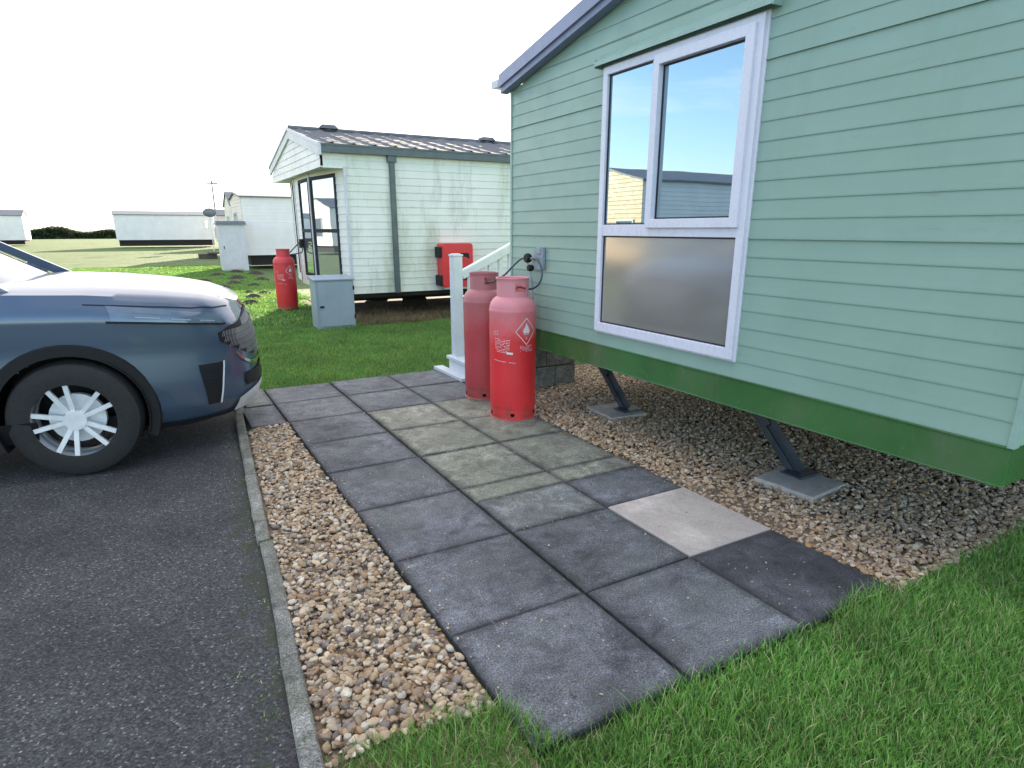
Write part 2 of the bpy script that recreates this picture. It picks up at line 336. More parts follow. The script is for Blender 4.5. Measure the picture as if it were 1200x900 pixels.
S.view_settings.view_transform='Standard'; S.view_settings.look='None'; S.view_settings.gamma=1; S.view_settings.exposure=1.88
S.render.engine='CYCLES'; S.cycles.max_bounces=6

# ------------------------------------------------------------------ ground
GZ=-.03
g=MB(); n=30
xs=[-900,-300,-100,-40]+list(np.linspace(-20,20,21))+[40,100,300,900]; ys=[-900,-200,-40]+list(np.linspace(-6,40,24))+[70,150,400,900]
for j,y in enumerate(ys):
    for i,x in enumerate(xs): g.v.append((x,y,GZ))
for j in range(len(ys)-1):
    for i in range(len(xs)-1):
        k=j*len(xs)+i; g.f.append((k,k+1,k+1+len(xs),k+len(xs))); g.m.append(0)
tag(g.build('lawn',M['lawn']),'mown green lawn around the caravans','lawn',kind='structure')
def kx(y): return .125+.071*y           # inner edge of the kerb
def sheet(name,pts,z,mat,label,cat):
    b=MB(); b.add([(x,y,z) for x,y in pts],[tuple(range(len(pts)))]); return tag(b.build(name,mat),label,cat,kind='structure')
sheet('asphalt',[(-30,-8),(kx(-8)-.05,-8),(kx(9.4)-.05,9.4),(-1.6,9.4),(-3.2,11.2),(-5.2,12.0),(-12,12.2),(-30,12.2)],GZ+.006,M['asphalt'],'worn dark asphalt of the parking bay beside the kerb','asphalt')
sheet('gravel_bed',[(kx(1.05)-.01,1.05),(.765,1.05),(.765,4.86),(kx(4.86)-.01,4.86)],GZ+.008,M['gravelbed'],'earth bed of the gravel strip','ground')
sheet('gravel_bed',[(2.5,1.2),(9,1.2),(9,5.6),(2.5,5.6)],GZ+.008,M['gravelbed'],'earth bed below the green caravan','ground')
soilpts=[(2.78,9.75),(3.4,9.68),(4.2,9.72),(5.2,9.6),(7,9.7),(12.2,9.6),(12.2,14.2),(2.9,14.2)]
sheet('soil',soilpts,GZ+.012,M['soil'],'bare earth and dead weeds under the cream caravan','soil')

# kerb : one run of narrow edging stones
kb=MB(); y=-7.2; k=0
cuts=[-7.2,-6.28,-5.36,-4.44,-3.52,-2.6,-1.68,-.76,.16,1.08,2.0,2.93,3.86,4.80,5.3,6.2,7.1,8.0,8.9,9.42]
for a,b in zip(cuts,cuts[1:]):
    j=random.uniform(-.008,.008); dz=random.uniform(-.005,.006); a2=a+.006; b2=b-.006
    for (p,q) in ((a2,b2),):
        m_=8; prev=None
        pts=[]
        for i in range(m_+1):
            yy=p+(q-p)*i/m_; e=random.uniform(-.003,.003)
            xo=kx(yy)-.062+j+e; xi=kx(yy)+j+random.uniform(-.002,.002); zt=.004+dz+random.uniform(-.003,.003)
            pts+= [(xo,yy,-.12),(xo,yy,zt-.008),(xo+.009,yy,zt),(xi-.007,yy,zt),(xi,yy,zt-.008),(xi,yy,-.12)]
        fs=[(i*6+c,i*6+c+1,(i+1)*6+c+1,(i+1)*6+c) for i in range(m_) for c in range(5)]+[(0,1,2,3,4,5)[::-1],tuple(m_*6+c for c in range(6))]
        kb.add(pts,fs)
tag(kb.build('kerb',M['kerb']),'weathered concrete kerb edging between asphalt and gravel','kerb',kind='structure')

# paving : slabs 0.6 m
colx=[.772,1.373,1.962,2.518]; rowy=[1.225,1.82,2.43,3.035,3.655,4.27,4.862,5.47,6.06]
pv=MB(); pm=[M['slab'],M['slab_green'],M['slab_mid'],M['slab_dark'],M['dark']]
def slab(b,x0,x1,y0,y1,mi,gap=.004,z=0,th=.045,tilt=True):
    x0+=gap;x1-=gap;y0+=gap;y1-=gap; t=[random.uniform(-.0035,.0035) if tilt else 0 for _ in range(4)]; c=.006
    base=[(x0,y0),(x1,y0),(x1,y1),(x0,y1)]; ins=[(x0+c,y0+c),(x1-c,y0+c),(x1-c,y1-c),(x0+c,y1-c)]
    v=[(x,y,z-th) for x,y in base]+[(x,y,z-c+t[i]) for i,(x,y) in enumerate(base)]+[(x,y,z+t[i]) for i,(x,y) in enumerate(ins)]
    f=[(0,1,5,4),(1,2,6,5),(2,3,7,6),(3,0,4,7),(4,5,9,8),(5,6,10,9),(6,7,11,10),(7,4,8,11),(8,9,10,11)]
    k0=len(b.v); e=min(.07,(y1-y0)*.3); m_=[(x0+e,y0+e),(x1-e,y0+e),(x1-e,y1-e),(x0+e,y1-e)]
    v+=[(x,y,z+t[i]*.6) for i,(x,y) in enumerate(m_)]; f=f[:-1]+[(8+i,8+(i+1)%4,12+(i+1)%4,12+i) for i in range(4)]+[(12,13,14,15)]
    b.inner=getattr(b,'inner',[])+list(range(k0+12,k0+16)); b.add(v,f,mi)
def dirt_attr(o,b):
    a=o.data.attributes.new('edge_dirt','FLOAT','POINT'); val=np.ones(len(b.v),np.float32); val[b.inner]=0; a.data.foreach_set('value',val)
kind={(0,0):0,(1,0):0,(2,0):3,(0,1):0,(1,1):0,(0,2):0,(1,2):2,(2,2):0}
for c in range(3):
    for r in range(8):
        if (c,r)==(2,1): continue
        mi=kind.get((c,r), 1 if (c==1 and r in(3,4,5)) or (c==2 and r>=3 and r<6) else 0)
        g0=.004; x0,x1=colx[c],colx[c+1]
        if c==1: x0+=.007
        if c==0: x1-=.004
        y0,y1=rowy[r],rowy[r+1]
        if r==2 and c in (1,2):      # a narrow make-up piece laid beyond the full slab
            slab(pv,x0,x1,y0,2.83,mi); slab(pv,x0,x1,2.832,y1,1,gap=.002); continue
        slab(pv,x0,x1,y0,y1,mi)
# two slabs filling the corner beside the kerb
slab(pv,kx(5.1)+.01,.765,4.87,5.46,0); slab(pv,kx(5.7)+.01,.765,5.475,6.1,2)
slab(pv,2.525,3.0,4.9,5.47,1); slab(pv,2.525,3.0,5.475,6.06,0)
pv.add([(kx(4.9)+.005,4.86,-.02),(3.0,4.86,-.02),(3.0,6.07,-.02),(kx(6)+.005,6.07,-.02)],[(0,1,2,3)],4)
pv.add([(.772,1.225,-.0215),(2.518,1.225,-.0215),(2.518,4.862,-.0215),(.772,4.862,-.0215)],[(0,1,2,3)],4)
po=pv.build('paving',pm); dirt_attr(po,pv)
tag(po,'weathered grey square paving slabs laid in three columns','paving',kind='structure')
b=MB(); slab(b,0,colx[3]-colx[2],0,.61,0,tilt=False,z=.004)
b.v=[(x+colx[2],y+rowy[1],z) for x,y,z in b.v]
tag(b.build('paving_slab',M['slab_pale']),'pale clean newer slab set among the dark weathered paving by the gravel','paving slab')

# ------------------------------------------------------------------ gravel
def ico():
    t=(1+5**.5)/2; v=np.array([(-1,t,0),(1,t,0),(-1,-t,0),(1,-t,0),(0,-1,t),(0,1,t),(0,-1,-t),(0,1,-t),(t,0,-1),(t,0,1),(-t,0,-1),(-t,0,1)],float)
    v/=np.linalg.norm(v[0]); f=[(0,11,5),(0,5,1),(0,1,7),(0,7,10),(0,10,11),(1,5,9),(5,11,4),(11,10,2),(10,7,6),(7,1,8),(3,9,4),(3,4,2),(3,2,6),(3,6,8),(3,8,9),(4,9,5),(2,4,11),(6,2,10),(8,6,7),(9,8,1)]
    return v,np.array(f)
def subdiv(v,f):
    v=list(map(tuple,v)); d={}; nf=[]
    def mid(a,b):
        k=(min(a,b),max(a,b))
        if k not in d:
            p=(np.array(v[a])+np.array(v[b]))/2; p/=np.linalg.norm(p); d[k]=len(v); v.append(tuple(p))
        return d[k]
    for a,b,c in f:
        x,y,z=mid(a,b),mid(b,c),mid(c,a); nf+=[(a,x,z),(b,y,x),(c,z,y),(x,y,z)]
    return np.array(v),np.array(nf)
I0=ico(); I1=subdiv(*I0)
def stones(name,P,size,base,mat,label,smooth=True,flat=.6):
    v0,f0=base; N=len(P); nv=len(v0)
    # variants: random facets
    K=24; var=[]
    for k in range(K):
        w=v0.copy()
        for _ in range(5):
            d=rng.normal(size=3); d/=np.linalg.norm(d); h=rng.uniform(.55,.85); q=w@d; m=q>h; w[m]-=np.outer(q[m]-h,d)
        w*= (1+rng.normal(0,.05,size=(nv,1))); var.append(w)
    var=np.array(var)[rng.integers(0,K,N)]
    sc=np.stack([rng.uniform(.8,1.35,N),rng.uniform(.7,1.0,N),rng.uniform(flat-.15,flat+.15,N)],1)*size[:,None]
    var=var*sc[:,None,:]
    a=rng.uniform(0,6.28,N); tx=rng.normal(0,.35,N); ty=rng.normal(0,.35,N)
    ca,sa=np.cos(a),np.sin(a); z=np.zeros(N); o=np.ones(N)
    Rz=np.array([[ca,-sa,z],[sa,ca,z],[z,z,o]]).transpose(2,0,1); cx,sx=np.cos(tx),np.sin(tx); Rx=np.array([[o,z,z],[z,cx,-sx],[z,sx,cx]]).transpose(2,0,1)
    cy,sy=np.cos(ty),np.sin(ty); Ry=np.array([[cy,z,sy],[z,o,z],[-sy,z,cy]]).transpose(2,0,1)
    Rm=Rz@Rx@Ry; V=np.einsum('nij,nvj->nvi',Rm,var)+P[:,None,:]
    F=f0[None]+ (np.arange(N)*nv)[:,None,None]
    ob=npmesh(name,V.reshape(-1,3),F.reshape(-1,3),mat,smooth)
    if smooth: ob.data.set_sharp_from_angle(angle=R(38))
    return tag(ob,label,'gravel',kind='stuff')
def scatter(x0,x1,y0,y1,dens,ok):
    n=int((x1-x0)*(y1-y0)*dens); x=rng.uniform(x0,x1,n); y=rng.uniform(y0,y1,n); m=ok(x,y); return x[m],y[m]
# near strip
EDGE=(np.array([-5,.1,.23,.31,.39,.465,.594,.704,.784,.796,.81,.836,.894,.964,1.09,1.211,1.335,1.512,1.704,1.884,2.05,2.3,2.6,3.2,6,9]),
      np.array([1.0,1.44,1.475,1.488,1.502,1.494,1.473,1.46,1.441,1.391,1.317,1.249,1.202,1.184,1.204,1.217,1.224,1.216,1.224,1.222,1.20,1.25,1.21,1.22,1.25,1.25]))
x,y=scatter(.1,.77,1.12,4.86,5200,lambda x,y:(x>.125+.071*y+.008)&(x<.758)&(y>np.interp(x,EDGE[0],EDGE[1])-.02))
z=rng.uniform(GZ+.004,GZ+.030,len(x))+.006*np.sin(x*7+y*3)
s=rng.gamma(7,.0017,len(x)).clip(.0055,.022)
stones('gravel',np.stack([x,y,z],1),s,I1,M['stone'],'strip of tan and brown rounded stones between kerb and paving')
# under the caravan
x,y=scatter(2.5,6.2,1.15,5.5,3700,lambda x,y:(x>2.535+.012*np.sin(y*5))&~((x<3.05)&(y>4.88))&(y>1.2))
z=rng.uniform(GZ+.004,GZ+.024,len(x))+.010*(x>2.7)+.012*np.sin(x*3)*np.sin(y*2.3)
s=rng.gamma(7,.0019,len(x)).clip(.006,.022)
stones('gravel',np.stack([x,y,z],1),s,I0,M['stone2'],'wide bed of small brown stones under the green caravan')
# strays on the slabs
x,y=scatter(.8,2.5,1.3,5.0,26,lambda x,y:np.ones(len(x),bool)); z=np.full(len(x),.003)
xx=np.concatenate([x,rng.normal(.80,.02,70),rng.normal(2.47,.03,70)]); yy=np.concatenate([y,rng.uniform(1.4,4.8,70),rng.uniform(1.9,4.8,70)])
stones('stray_pebbles',np.stack([xx,yy,np.full(len(xx),.004)],1),rng.uniform(.003,.0075,len(xx)),I0,M['stone'],'loose pebbles and grit strewn over the paving')

# ------------------------------------------------------------------ grass
def blades(name,x,y,z0,h,w,mat,label,lean=.5,segs=3):
    N=len(x); a=rng.uniform(0,6.28,N); d=rng.uniform(0,6.28,N); L=np.abs(rng.normal(lean,.25,N))*h
    wx,wy=np.cos(a)*w/2,np.sin(a)*w/2; V=np.zeros((N,2*segs+1,3))
    for k in range(segs+1):
        t=k/segs; cx=x+np.cos(d)*L*t**1.8; cy=y+np.sin(d)*L*t**1.8; cz=z0+h*(t-.25*t*t*np.minimum(L/h,1.3)); ww=(1-t)**.6
        if k<segs:
            V[:,2*k]=np.stack([cx-wx*ww,cy-wy*ww,cz],1); V[:,2*k+1]=np.stack([cx+wx*ww,cy+wy*ww,cz],1)
        else: V[:,2*segs]=np.stack([cx,cy,cz],1)
    F=[]
    for k in range(segs-1): F+=[(2*k,2*k+1,2*k+3),(2*k,2*k+3,2*k+2)]
    F+=[(2*segs-2,2*segs-1,2*segs)]; F=np.array(F); F=(F[None]+(np.arange(N)*(2*segs+1))[:,None,None]).reshape(-1,3)
    return tag(npmesh(name,V.reshape(-1,3),F,mat),label,'grass',kind='stuff')
def edge_y(x):   # ragged near edge of the paving and gravel, from the photograph's outline
    px,py=EDGE
    return np.interp(x,px,py)
clump=lambda x,y:.75+.35*np.sin(x*5.1+2*np.sin(y*3))*np.sin(y*4.3+1.5*np.sin(x*2.7))
x,y=scatter(.1,4.6,-.2,1.62,24000,lambda x,y:(y<edge_y(x)+rng.normal(0,.014,len(x)))&(x>.125+.071*y+.01))
h=(.038+.050*rng.random(len(x))**1.5)*clump(x,y).clip(.7,1.15)
blades('grass',x,y,np.where((x>.78)&(x<2.52)&(y>1.215),-.012,GZ),h,rng.uniform(.0025,.0050,len(x)),M['blade'],'short thick green grass in front of the paving')
def far_ok(x,y): return (x>.125+.071*y+.03)
x,y=scatter(.4,6.6,6.02,10.1,7600,lambda x,y:far_ok(x,y)&(y>6.09+.03*np.sin(x*8)-.06*(x>1.5))&~((x>2.9)&(y>9.85))&~((x>2.5)&(x<4.6)&(y<6.25)))
h=(.03+.035*rng.random(len(x)))*clump(x,y).clip(.6,1.2)
blades('grass',x,y,GZ,h,rng.uniform(.005,.009,len(x)),M['blade_far'],'green lawn grass between the paving and the cream caravan',segs=2)
x,y=scatter(-2.6,3.0,9.4,30,1100,lambda x,y:~((x>2.7)&(y>9.85)&(y<14.2)))
h=(.03+.05*rng.random(len(x)))*clump(x,y).clip(.5,1.3)
blades('grass',x,y,GZ,h,rng.uniform(.012,.022,len(x)),M['blade_far'],'rough grass of the field beyond the parked car',segs=2)
# weeds under the cream caravan
x,y=scatter(2.8,7.5,9.62,11.3,3200,lambda x,y:(rng.random(len(x))<(11.5-y)/1.6)&(np.sin(x*6+2*np.sin(y*7))+np.sin(y*9+x)>-.9))
M['weed']=blade_mat('dead_weeds',(.13,.09,.055,1),(.30,.23,.13,1),(.14,.16,.05,1))
blades('dead_weeds',x,y,GZ,rng.uniform(.05,.20,len(x)),rng.uniform(.005,.011,len(x)),M['weed'],'dry brown weeds along the foot of the cream caravan',lean=.9)
# moss tufts along the asphalt edge
x,y=scatter(-.3,.45,1.0,5.2,1600,lambda x,y:(x<.125+.071*y-.066)&(rng.random(len(x))<np.exp(-((.125+.071*y-.066)-x)/.05)*clump(x*3,y*1.7).clip(0,1)**3*1.6+.9*np.exp(-((x-.05)**2+(y-2.0)**2)/.0028)))
blades('moss',x,y,GZ+.004,rng.uniform(.006,.020,len(x)),rng.uniform(.003,.006,len(x)),M['blade'],'moss and weeds growing in the joint beside the kerb',lean=1.0,segs=2)

def molehill(x,y,s,label):
    b=MB(); n=14; rings=5; v=[(x,y,GZ+.12*s)]; f=[]
    for i in range(1,rings+1):
        for j in range(n):
            t=2*math.pi*j/n; r=s*.34*i/rings*(1+random.uniform(-.15,.15)); v.append((x+r*math.cos(t)*1.2,y+r*math.sin(t),GZ-.01+.13*s*(math.cos(math.pi*i/rings)+1)/2+random.uniform(-.015,.015)*s))
    for j in range(n): f.append((0,1+j,1+(j+1)%n))
    for i in range(rings-1):
        for j in range(n): f.append((1+i*n+j,1+(i+1)*n+j,1+(i+1)*n+(j+1)%n,1+i*n+(j+1)%n))
    b.add(v,f); o=b.build('molehill',M['soil'],smooth=True,angle=70); tag(o,label,'molehill','molehills on the rough grass'); return o
for (x,y,s) in ((1.95,15.1,.8),(1.72,13.9,.75),(2.28,15.9,.7),(2.0,16.4,.5)):
    molehill(x,y,s,'dark molehill on the sunlit yellow-green grass beside the far red cylinder')
for (x,y,s) in ((1.6,17.9,.8),(2.0,19.2,.9),(2.4,18.4,.7),(1.3,20.2,.9),(2.3,21.2,1.0),(1.9,22.8,1.0),(2.9,20.4,.8),(3.1,23.2,1),(.9,18.6,.8),(2.6,24.2,1.0)):
    molehill(x,y,s,'dark molehill on the shaded grass in front of the grey locker')
# small twig on the near slab
b=MB(); b.tube([(.985,1.335,.010),(.990,1.36,.012),(.998,1.385,.010)],[.005,.006,.004],8)
tag(b.build('twig',painted('twig_bark',(.12,.11,.11,1),.8),smooth=True),'short dark twig lying near the grassy corner of the paving','twig')

# ------------------------------------------------------------------ siding
def siding(b,P,z0,z1,pitch,lim,holes=(),depth=.008,zbase=None,seams=(),seamdepth=.004,mi=0):
    """lap boards; P(a,z,o)->xyz, lim(z)->(a0,a1), holes = (a0,a1,z0,z1)"""
    zb=zbase if zbase is not None else z0
    rows=set([z0,z1])
    for h in holes: rows|={q for q in (h[2],h[3]) if z0<q<z1}
    k0=math.floor((z0-zb)/pitch)-1; k1=math.ceil((z1-zb)/pitch)+1; pr=[]
    def out(z):
        t=((z-zb)/pitch)%1.0
        if t<.04: return depth
        if t<.90: return depth-(t-.04)/.86*depth*.75
        return 0
    zs=[]
    for k in range(k0,k1+1):
        c=zb+k*pitch
        for t,o in ((-.07,depth*.25),(-.055,depth*.05),(-.012,depth*.05),(0.0,depth),(.07,depth*1.05),(.35,depth*.72)): zs.append((c+t*pitch,o))
    zs=[q for q in zs if z0<q[0]<z1]
    for r in rows:
        if not any(abs(q[0]-r)<1e-5 for q in zs):
            nb=sorted(zs,key=lambda q:q[0]); lo=[q for q in nb if q[0]<r]; hi=[q for q in nb if q[0]>r]
            o= lo[-1][1]+(hi[0][1]-lo[-1][1])*(r-lo[-1][0])/(hi[0][0]-lo[-1][0]) if lo and hi else (lo[-1][1] if lo else hi[0][1])
            zs.append((r,o))
    zs.sort()
    for (za,oa),(zc,oc) in zip(zs,zs[1:]):
        zm=(za+zc)/2; A=lim(za); B=lim(zc); Mid=lim(zm)
        if Mid[1]-Mid[0]<.005: continue
        cuts=[(A[0],B[0])]
        for h in sorted(holes):
            if h[2]-1e-6<zm<h[3]+1e-6 and h[0]<Mid[1] and h[1]>Mid[0]: cuts+= [(h[0],h[0]),(h[1],h[1])]
        cuts.append((A[1],B[1]))
        for i in range(0,len(cuts),2):
            (a0,b0),(a1,b1)=cuts[i],cuts[i+1]
            n=max(1,int((a1-a0)/1.2))
            for q in range(n):
                s0,s1=q/n,(q+1)/n
                b.add([P(a0+(a1-a0)*s0,za,oa),P(a0+(a1-a0)*s1,za,oa),P(b0+(b1-b0)*s1,zc,oc),P(b0+(b1-b0)*s0,zc,oc)],[(0,1,2,3)],mi)
def frame_rect(b,P,a0,a1,z0,z1,w,o0,o1,mi=0):
    """rectangular frame of four mitred bars, width w (or 4-tuple l,r,b,t)"""
    if not isinstance(w,tuple): w=(w,)*4
    i=(a0+w[0],a1-w[1],z0+w[2],z1-w[3]); O=[(a0,z0),(a1,z0),(a1,z1),(a0,z1)]; I=[(i[0],i[2]),(i[1],i[2]),(i[1],i[3]),(i[0],i[3])]
    v=[P(a,z,o0) for a,z in O]+[P(a,z,o0) for a,z in I]+[P(a,z,o1) for a,z in O]+[P(a,z,o1) for a,z in I]; f=[]
    for k in range(4):
        n=(k+1)%4; f+=[(8+k,8+n,12+n,12+k),(k,4+k,4+n,n),(k,n,8+n,8+k),(4+k,12+k,12+n,4+n)]
    b.add(v,f,mi); return i
def pbox(b,P,a0,a1,z0,z1,o0,o1,mi=0):
    v=[P(a,z,o) for o in (o0,o1) for a,z in ((a0,z0),(a1,z0),(a1,z1),(a0,z1))]
    b.add(v,[(0,1,2,3),(4,7,6,5),(0,4,5,1),(1,5,6,2),(2,6,7,3),(3,7,4,0)],mi)
def quad(b,P,a0,a1,z0,z1,o,mi=0): b.add([P(a0,z0,o),P(a1,z0,o),P(a1,z1,o),P(a0,z1,o)],[(0,1,2,3)],mi)

# ------------------------------------------------------------------ green caravan
gc=thing('static_caravan',(3,5.3,0),'mint green static caravan with a large white window in its end wall, above the gravel','caravan')
YN,YF,YA=.98,4.70,2.84; XE=2.66; XB=12.5; SL=.196; K=XE/3; zz=lambda z:1.43+(z-1.43)*K
ZE=zz(2.60)
def zlim_g(z): 
    if z<=ZE: return (YN,YF)
    d=(z-ZE)/SL; return (YN+d,YF-d)
Pg=lambda a,z,o:(XE-o,a,z)
WY0,WY1,WZ0,WZ1=2.57*K,3.94*K,zz(.675),zz(2.515)
w=MB(); bands=[(zz(.567),zz(1.380),zz(.567),.1016*K),(zz(1.386),zz(2.29),zz(1.386),.1005*K),(zz(2.296),zz(2.668),zz(2.296),.093*K),(zz(2.674),zz(3.01),zz(2.674),.1*K)]
for z0,z1,zb,p in bands: siding(w,Pg,z0,z1,p,zlim_g,holes=[(WY0+.01,WY1-.01,WZ0+.01,WZ1-.01)],zbase=zb,depth=.0048)
for z in (zz(1.383),zz(2.293),zz(2.671)):
    for a0,a1 in ([zlim_g(z)] if not WZ0<z<WZ1 else [(YN,WY0+.01),(WY1-.01,YF)]): pbox(w,Pg,a0,a1,z-.003,z+.003,-.002,.0105 if z<2.2 else .002)
# long sides and far end
for yy,sg in ((YN,-1),(YF,1)):
    Ps=(lambda yy,sg:(lambda a,z,o:(a,yy+sg*o,z)))(yy,sg)
    siding(w,Ps,zz(.567),ZE,.0901,lambda z:(XE+.01,XB),zbase=zz(.567))
siding(w,lambda a,z,o:(XB+o,a,z),zz(.567),2.8,.0901,zlim_g,zbase=zz(.567))
w.build('wall',M['green'],gc)
for yy in (YN,YF):
    w=MB(); w.box((XE-.012,yy-.012,zz(.56)),(XE+.03,yy+.012,ZE+.01)); w.build('corner_trim',M['trim_green'],gc,bevel=.003)
SB,ST=zz(.39),zz(.562)
w=MB(); w.box((XE-.004,YN,SB),(XE+.02,YF,ST)); w.box((XE-.010,YN,ST-.006),(XE+.02,YF,ST+.004)); w.box((XE-.008,YN,SB-.007),(XE+.02,YF,SB+.002))
w.box((XE+.02,YN,SB),(XB,YN+.02,ST)); w.box((XE+.02,YF-.02,SB),(XB,YF,ST))
w.build('skirt',M['skirt'],gc,bevel=.003)
w=MB()  # barge boards and roof
for s in (1,-1):
    ye=YF+.05 if s==1 else YN-.05
    def Pb(t,p,q,ye=ye,s=s): y=ye+(YA-ye)*t; return (p,y,ZE-.017+SL*abs(ye-y)+q)
    w.prism([(XE-.095,0.043),(XE-.07,.043),(XE-.07,.130),(XE-.095,.130)],Pb,0,1)
    w.prism([(XE-.078,0.0),(XE-.01,.0),(XE-.01,.046),(XE-.078,.046)],Pb,0,1,1)
w.build('barge_board',[M['barge'],M['barge_dark']],gc)
w=MB()
for s in (1,-1):
    ye=YF+.06 if s==1 else YN-.06
    for i in range(1): 
        def Pr(t,p,q,ye=ye): y=ye+(YA-ye)*t; return (p,y,ZE+.09+SL*abs(ye-y)+q)
        w.prism([(XE-.07,0),(XB+.06,0),(XB+.06,.03),(XE-.07,.03)],Pr,0,1)
w.build('roof',M['tile'],gc)
w=MB(); prof=[(.06,0),(.055,-.045),(.03,-.062),(-.03,-.062),(-.055,-.045),(-.06,0),(-.053,0),(-.05,-.04),(-.028,-.055),(.028,-.055),(.05,-.04),(.053,0)]
for yy in (YF+.105,YN-.105):
    w=MB(); w.prism(prof,lambda t,p,q:(t,yy+p*.8+(.03 if yy>3 else -.03),ZE+.085+q*.85),XE-.085,XB); w.box((XE-.088,yy-.03,ZE+.035),(XE-.082,yy+.075,ZE+.088)) if yy>3 else None; w.build('gutter',M['pale_trim'],gc)
w=MB(); w.box((XE+.03,YN+.05,.60),(XB-.02,YF-.05,.66))
for xx in np.arange(3.4,12,1.1): w.box((xx,YN+.1,.54),(xx+.05,YF-.1,.60))
w.build('underfloor',M['dark'],gc)
M['rusty']=painted('rusty_steel',(.10,.075,.06,1),.8,.4,9,(.16,.07,.03,1),.8)
for yy in (1.45,4.25):
    w=MB(); w.box((XE+.25,yy-.035,.44),(XB-.2,yy+.035,.452)); w.box((XE+.25,yy-.005,.452),(XB-.2,yy+.005,.588)); w.box((XE+.25,yy-.035,.588),(XB-.2,yy+.035,.60)); w.build('chassis_beam',M['rusty'],gc)
for xx in (3.5,4.6,5.7):
    w=MB(); w.box((xx,YN+.2,.50),(xx+.045,YF-.2,.59)); w.build('cross_member',M['rusty'],gc)
w=MB(); w.tube([(3.9,1.3,.56),(3.9,2.4,.54),(4.0,3.4,.50),(4.0,4.3,.46)],.05,12); w.build('waste_pipe',M['grey_pl'],gc,smooth=True)
# window
win=MB(); fr=frame_rect(win,Pg,WY0,WY1,WZ0,WZ1,(.05,.045,.06,.045),.0,.030)
ZT=1.425; MY=3.40*K
pbox(win,Pg,fr[0],fr[1],ZT-.035,ZT+.035,.002,.026)
pbox(win,Pg,MY-.025,MY+.025,ZT+.035,fr[3],.002,.026)
frame_rect(win,Pg,fr[0]-.012,MY-.004,ZT+.014,fr[3]+.012,(.055,.045,.05,.05),.004,.046)
frame_rect(win,Pg,WY0-.012,WY1+.012,WZ0-.012,WZ1+.012,.018,-.003,.012)
wo=win.build('window',M['upvc'],gc,bevel=.003)
b=MB()
def gask(a0,a1,z0,z1): frame_rect(b,Pg,a0,a1,z0,z1,.009,.004,.012)
P1_=(fr[0]-.012+.055,MY-.004-.045,ZT+.014+.05,fr[3]+.012-.05); P2_=(MY+.025,fr[1],ZT+.035,fr[3]); P3_=(fr[0],fr[1],fr[2],ZT-.035)
for p in (P1_,P2_,P3_): gask(*p)
b.build('gasket',M['gasket'],wo)
for p in (P1_,P2_,P3_):
    b=MB(); quad(b,Pg,p[0],p[1],p[2],p[3],.008); b.build('pane',M['glass_added_haze'] if p is P3_ else M['glass'],wo)
b=MB(); b.prism([(0,.0),(.050,-.012),(.055,-.024),(.058,-.024),(.056,0),(.0,.045)],lambda t,p,q:(XE-.008-p,t,zz(2.556)+q),2.505*K,3.995*K)
b.box((XE-.064,2.505*K-.01,zz(2.525)),(XE-.004,2.505*K,zz(2.60))); b.box((XE-.062,3.995*K,zz(2.52)),(XE-.004,4.003*K,zz(2.575)))
b.build('drip_rail',M['trim_green'],gc)
# corner steadies: inclined steel legs
for (y0,y1) in ((2.20,2.74),(3.80,4.34)):
    b=MB(); p=Vector((3.235,y0,.03)); q=Vector((3.18,y1,.60)); b.bar(p,q,.085,.008,up=(1,0,0))
    d=(q-p).normalized(); 
    for s in (-1,1):
        off=Vector((s*.0,0,0)); n_=d.cross(Vector((1,0,0))).normalized(); b.bar(p+n_*s*.041+Vector((-.016,0,0)),q+n_*s*.041+Vector((-.016,0,0)),.006,.040,up=(0,0,1))
    b.bar(p+(q-p)*.42+Vector((-.03,0,0)),q+Vector((-.03,0,0)),.058,.010,up=(1,0,0))
    b.box((3.14,y0-.075,.024),(3.33,y0+.065,.034)); b.tube([(3.10,y1-.08,.52),(3.34,y1-.08,.52)],.014,8)
    lg=b.build('corner_steady',M['chassis'],gc,bevel=.002)
# concrete pads under the steadies
def pad(x0,x1,y0,y1,rz,label):
    b=MB(); c=((x0+x1)/2,(y0+y1)/2); b.box((x0,y0,-.03),(x1,y1,.022))
    b.v=[(c[0]+(x-c[0])*math.cos(rz)-(y-c[1])*math.sin(rz),c[1]+(x-c[0])*math.sin(rz)+(y-c[1])*math.cos(rz),z) for x,y,z in b.v]
    tag(b.build('concrete_pad',M['pad'],bevel=.006),label,'concrete pad',group='pads under the caravan legs')
pad(2.97,3.32,1.95,2.32,.1,'pale square concrete pad under the nearer slanted caravan leg')
pad(2.98,3.32,3.66,4.03,-.05,'grey concrete pad under the farther slanted leg near the gas cylinders')
# block pier beneath the corner
bp=thing('block_pier',(3.1,4.95,0),'stack of grey concrete blocks under the far corner of the green caravan, behind the cylinders','block pier')
for i,(x0,x1,z0,z1) in enumerate(((2.80,3.22,-.02,.19),(3.228,3.45,-.02,.19),(2.80,3.12,.198,.385),(3.128,3.45,.198,.385))):
    b=MB(); b.box((x0,4.86,z0),(x1,5.06,z1)); b.build('block',M['block'],bp,bevel=.006)
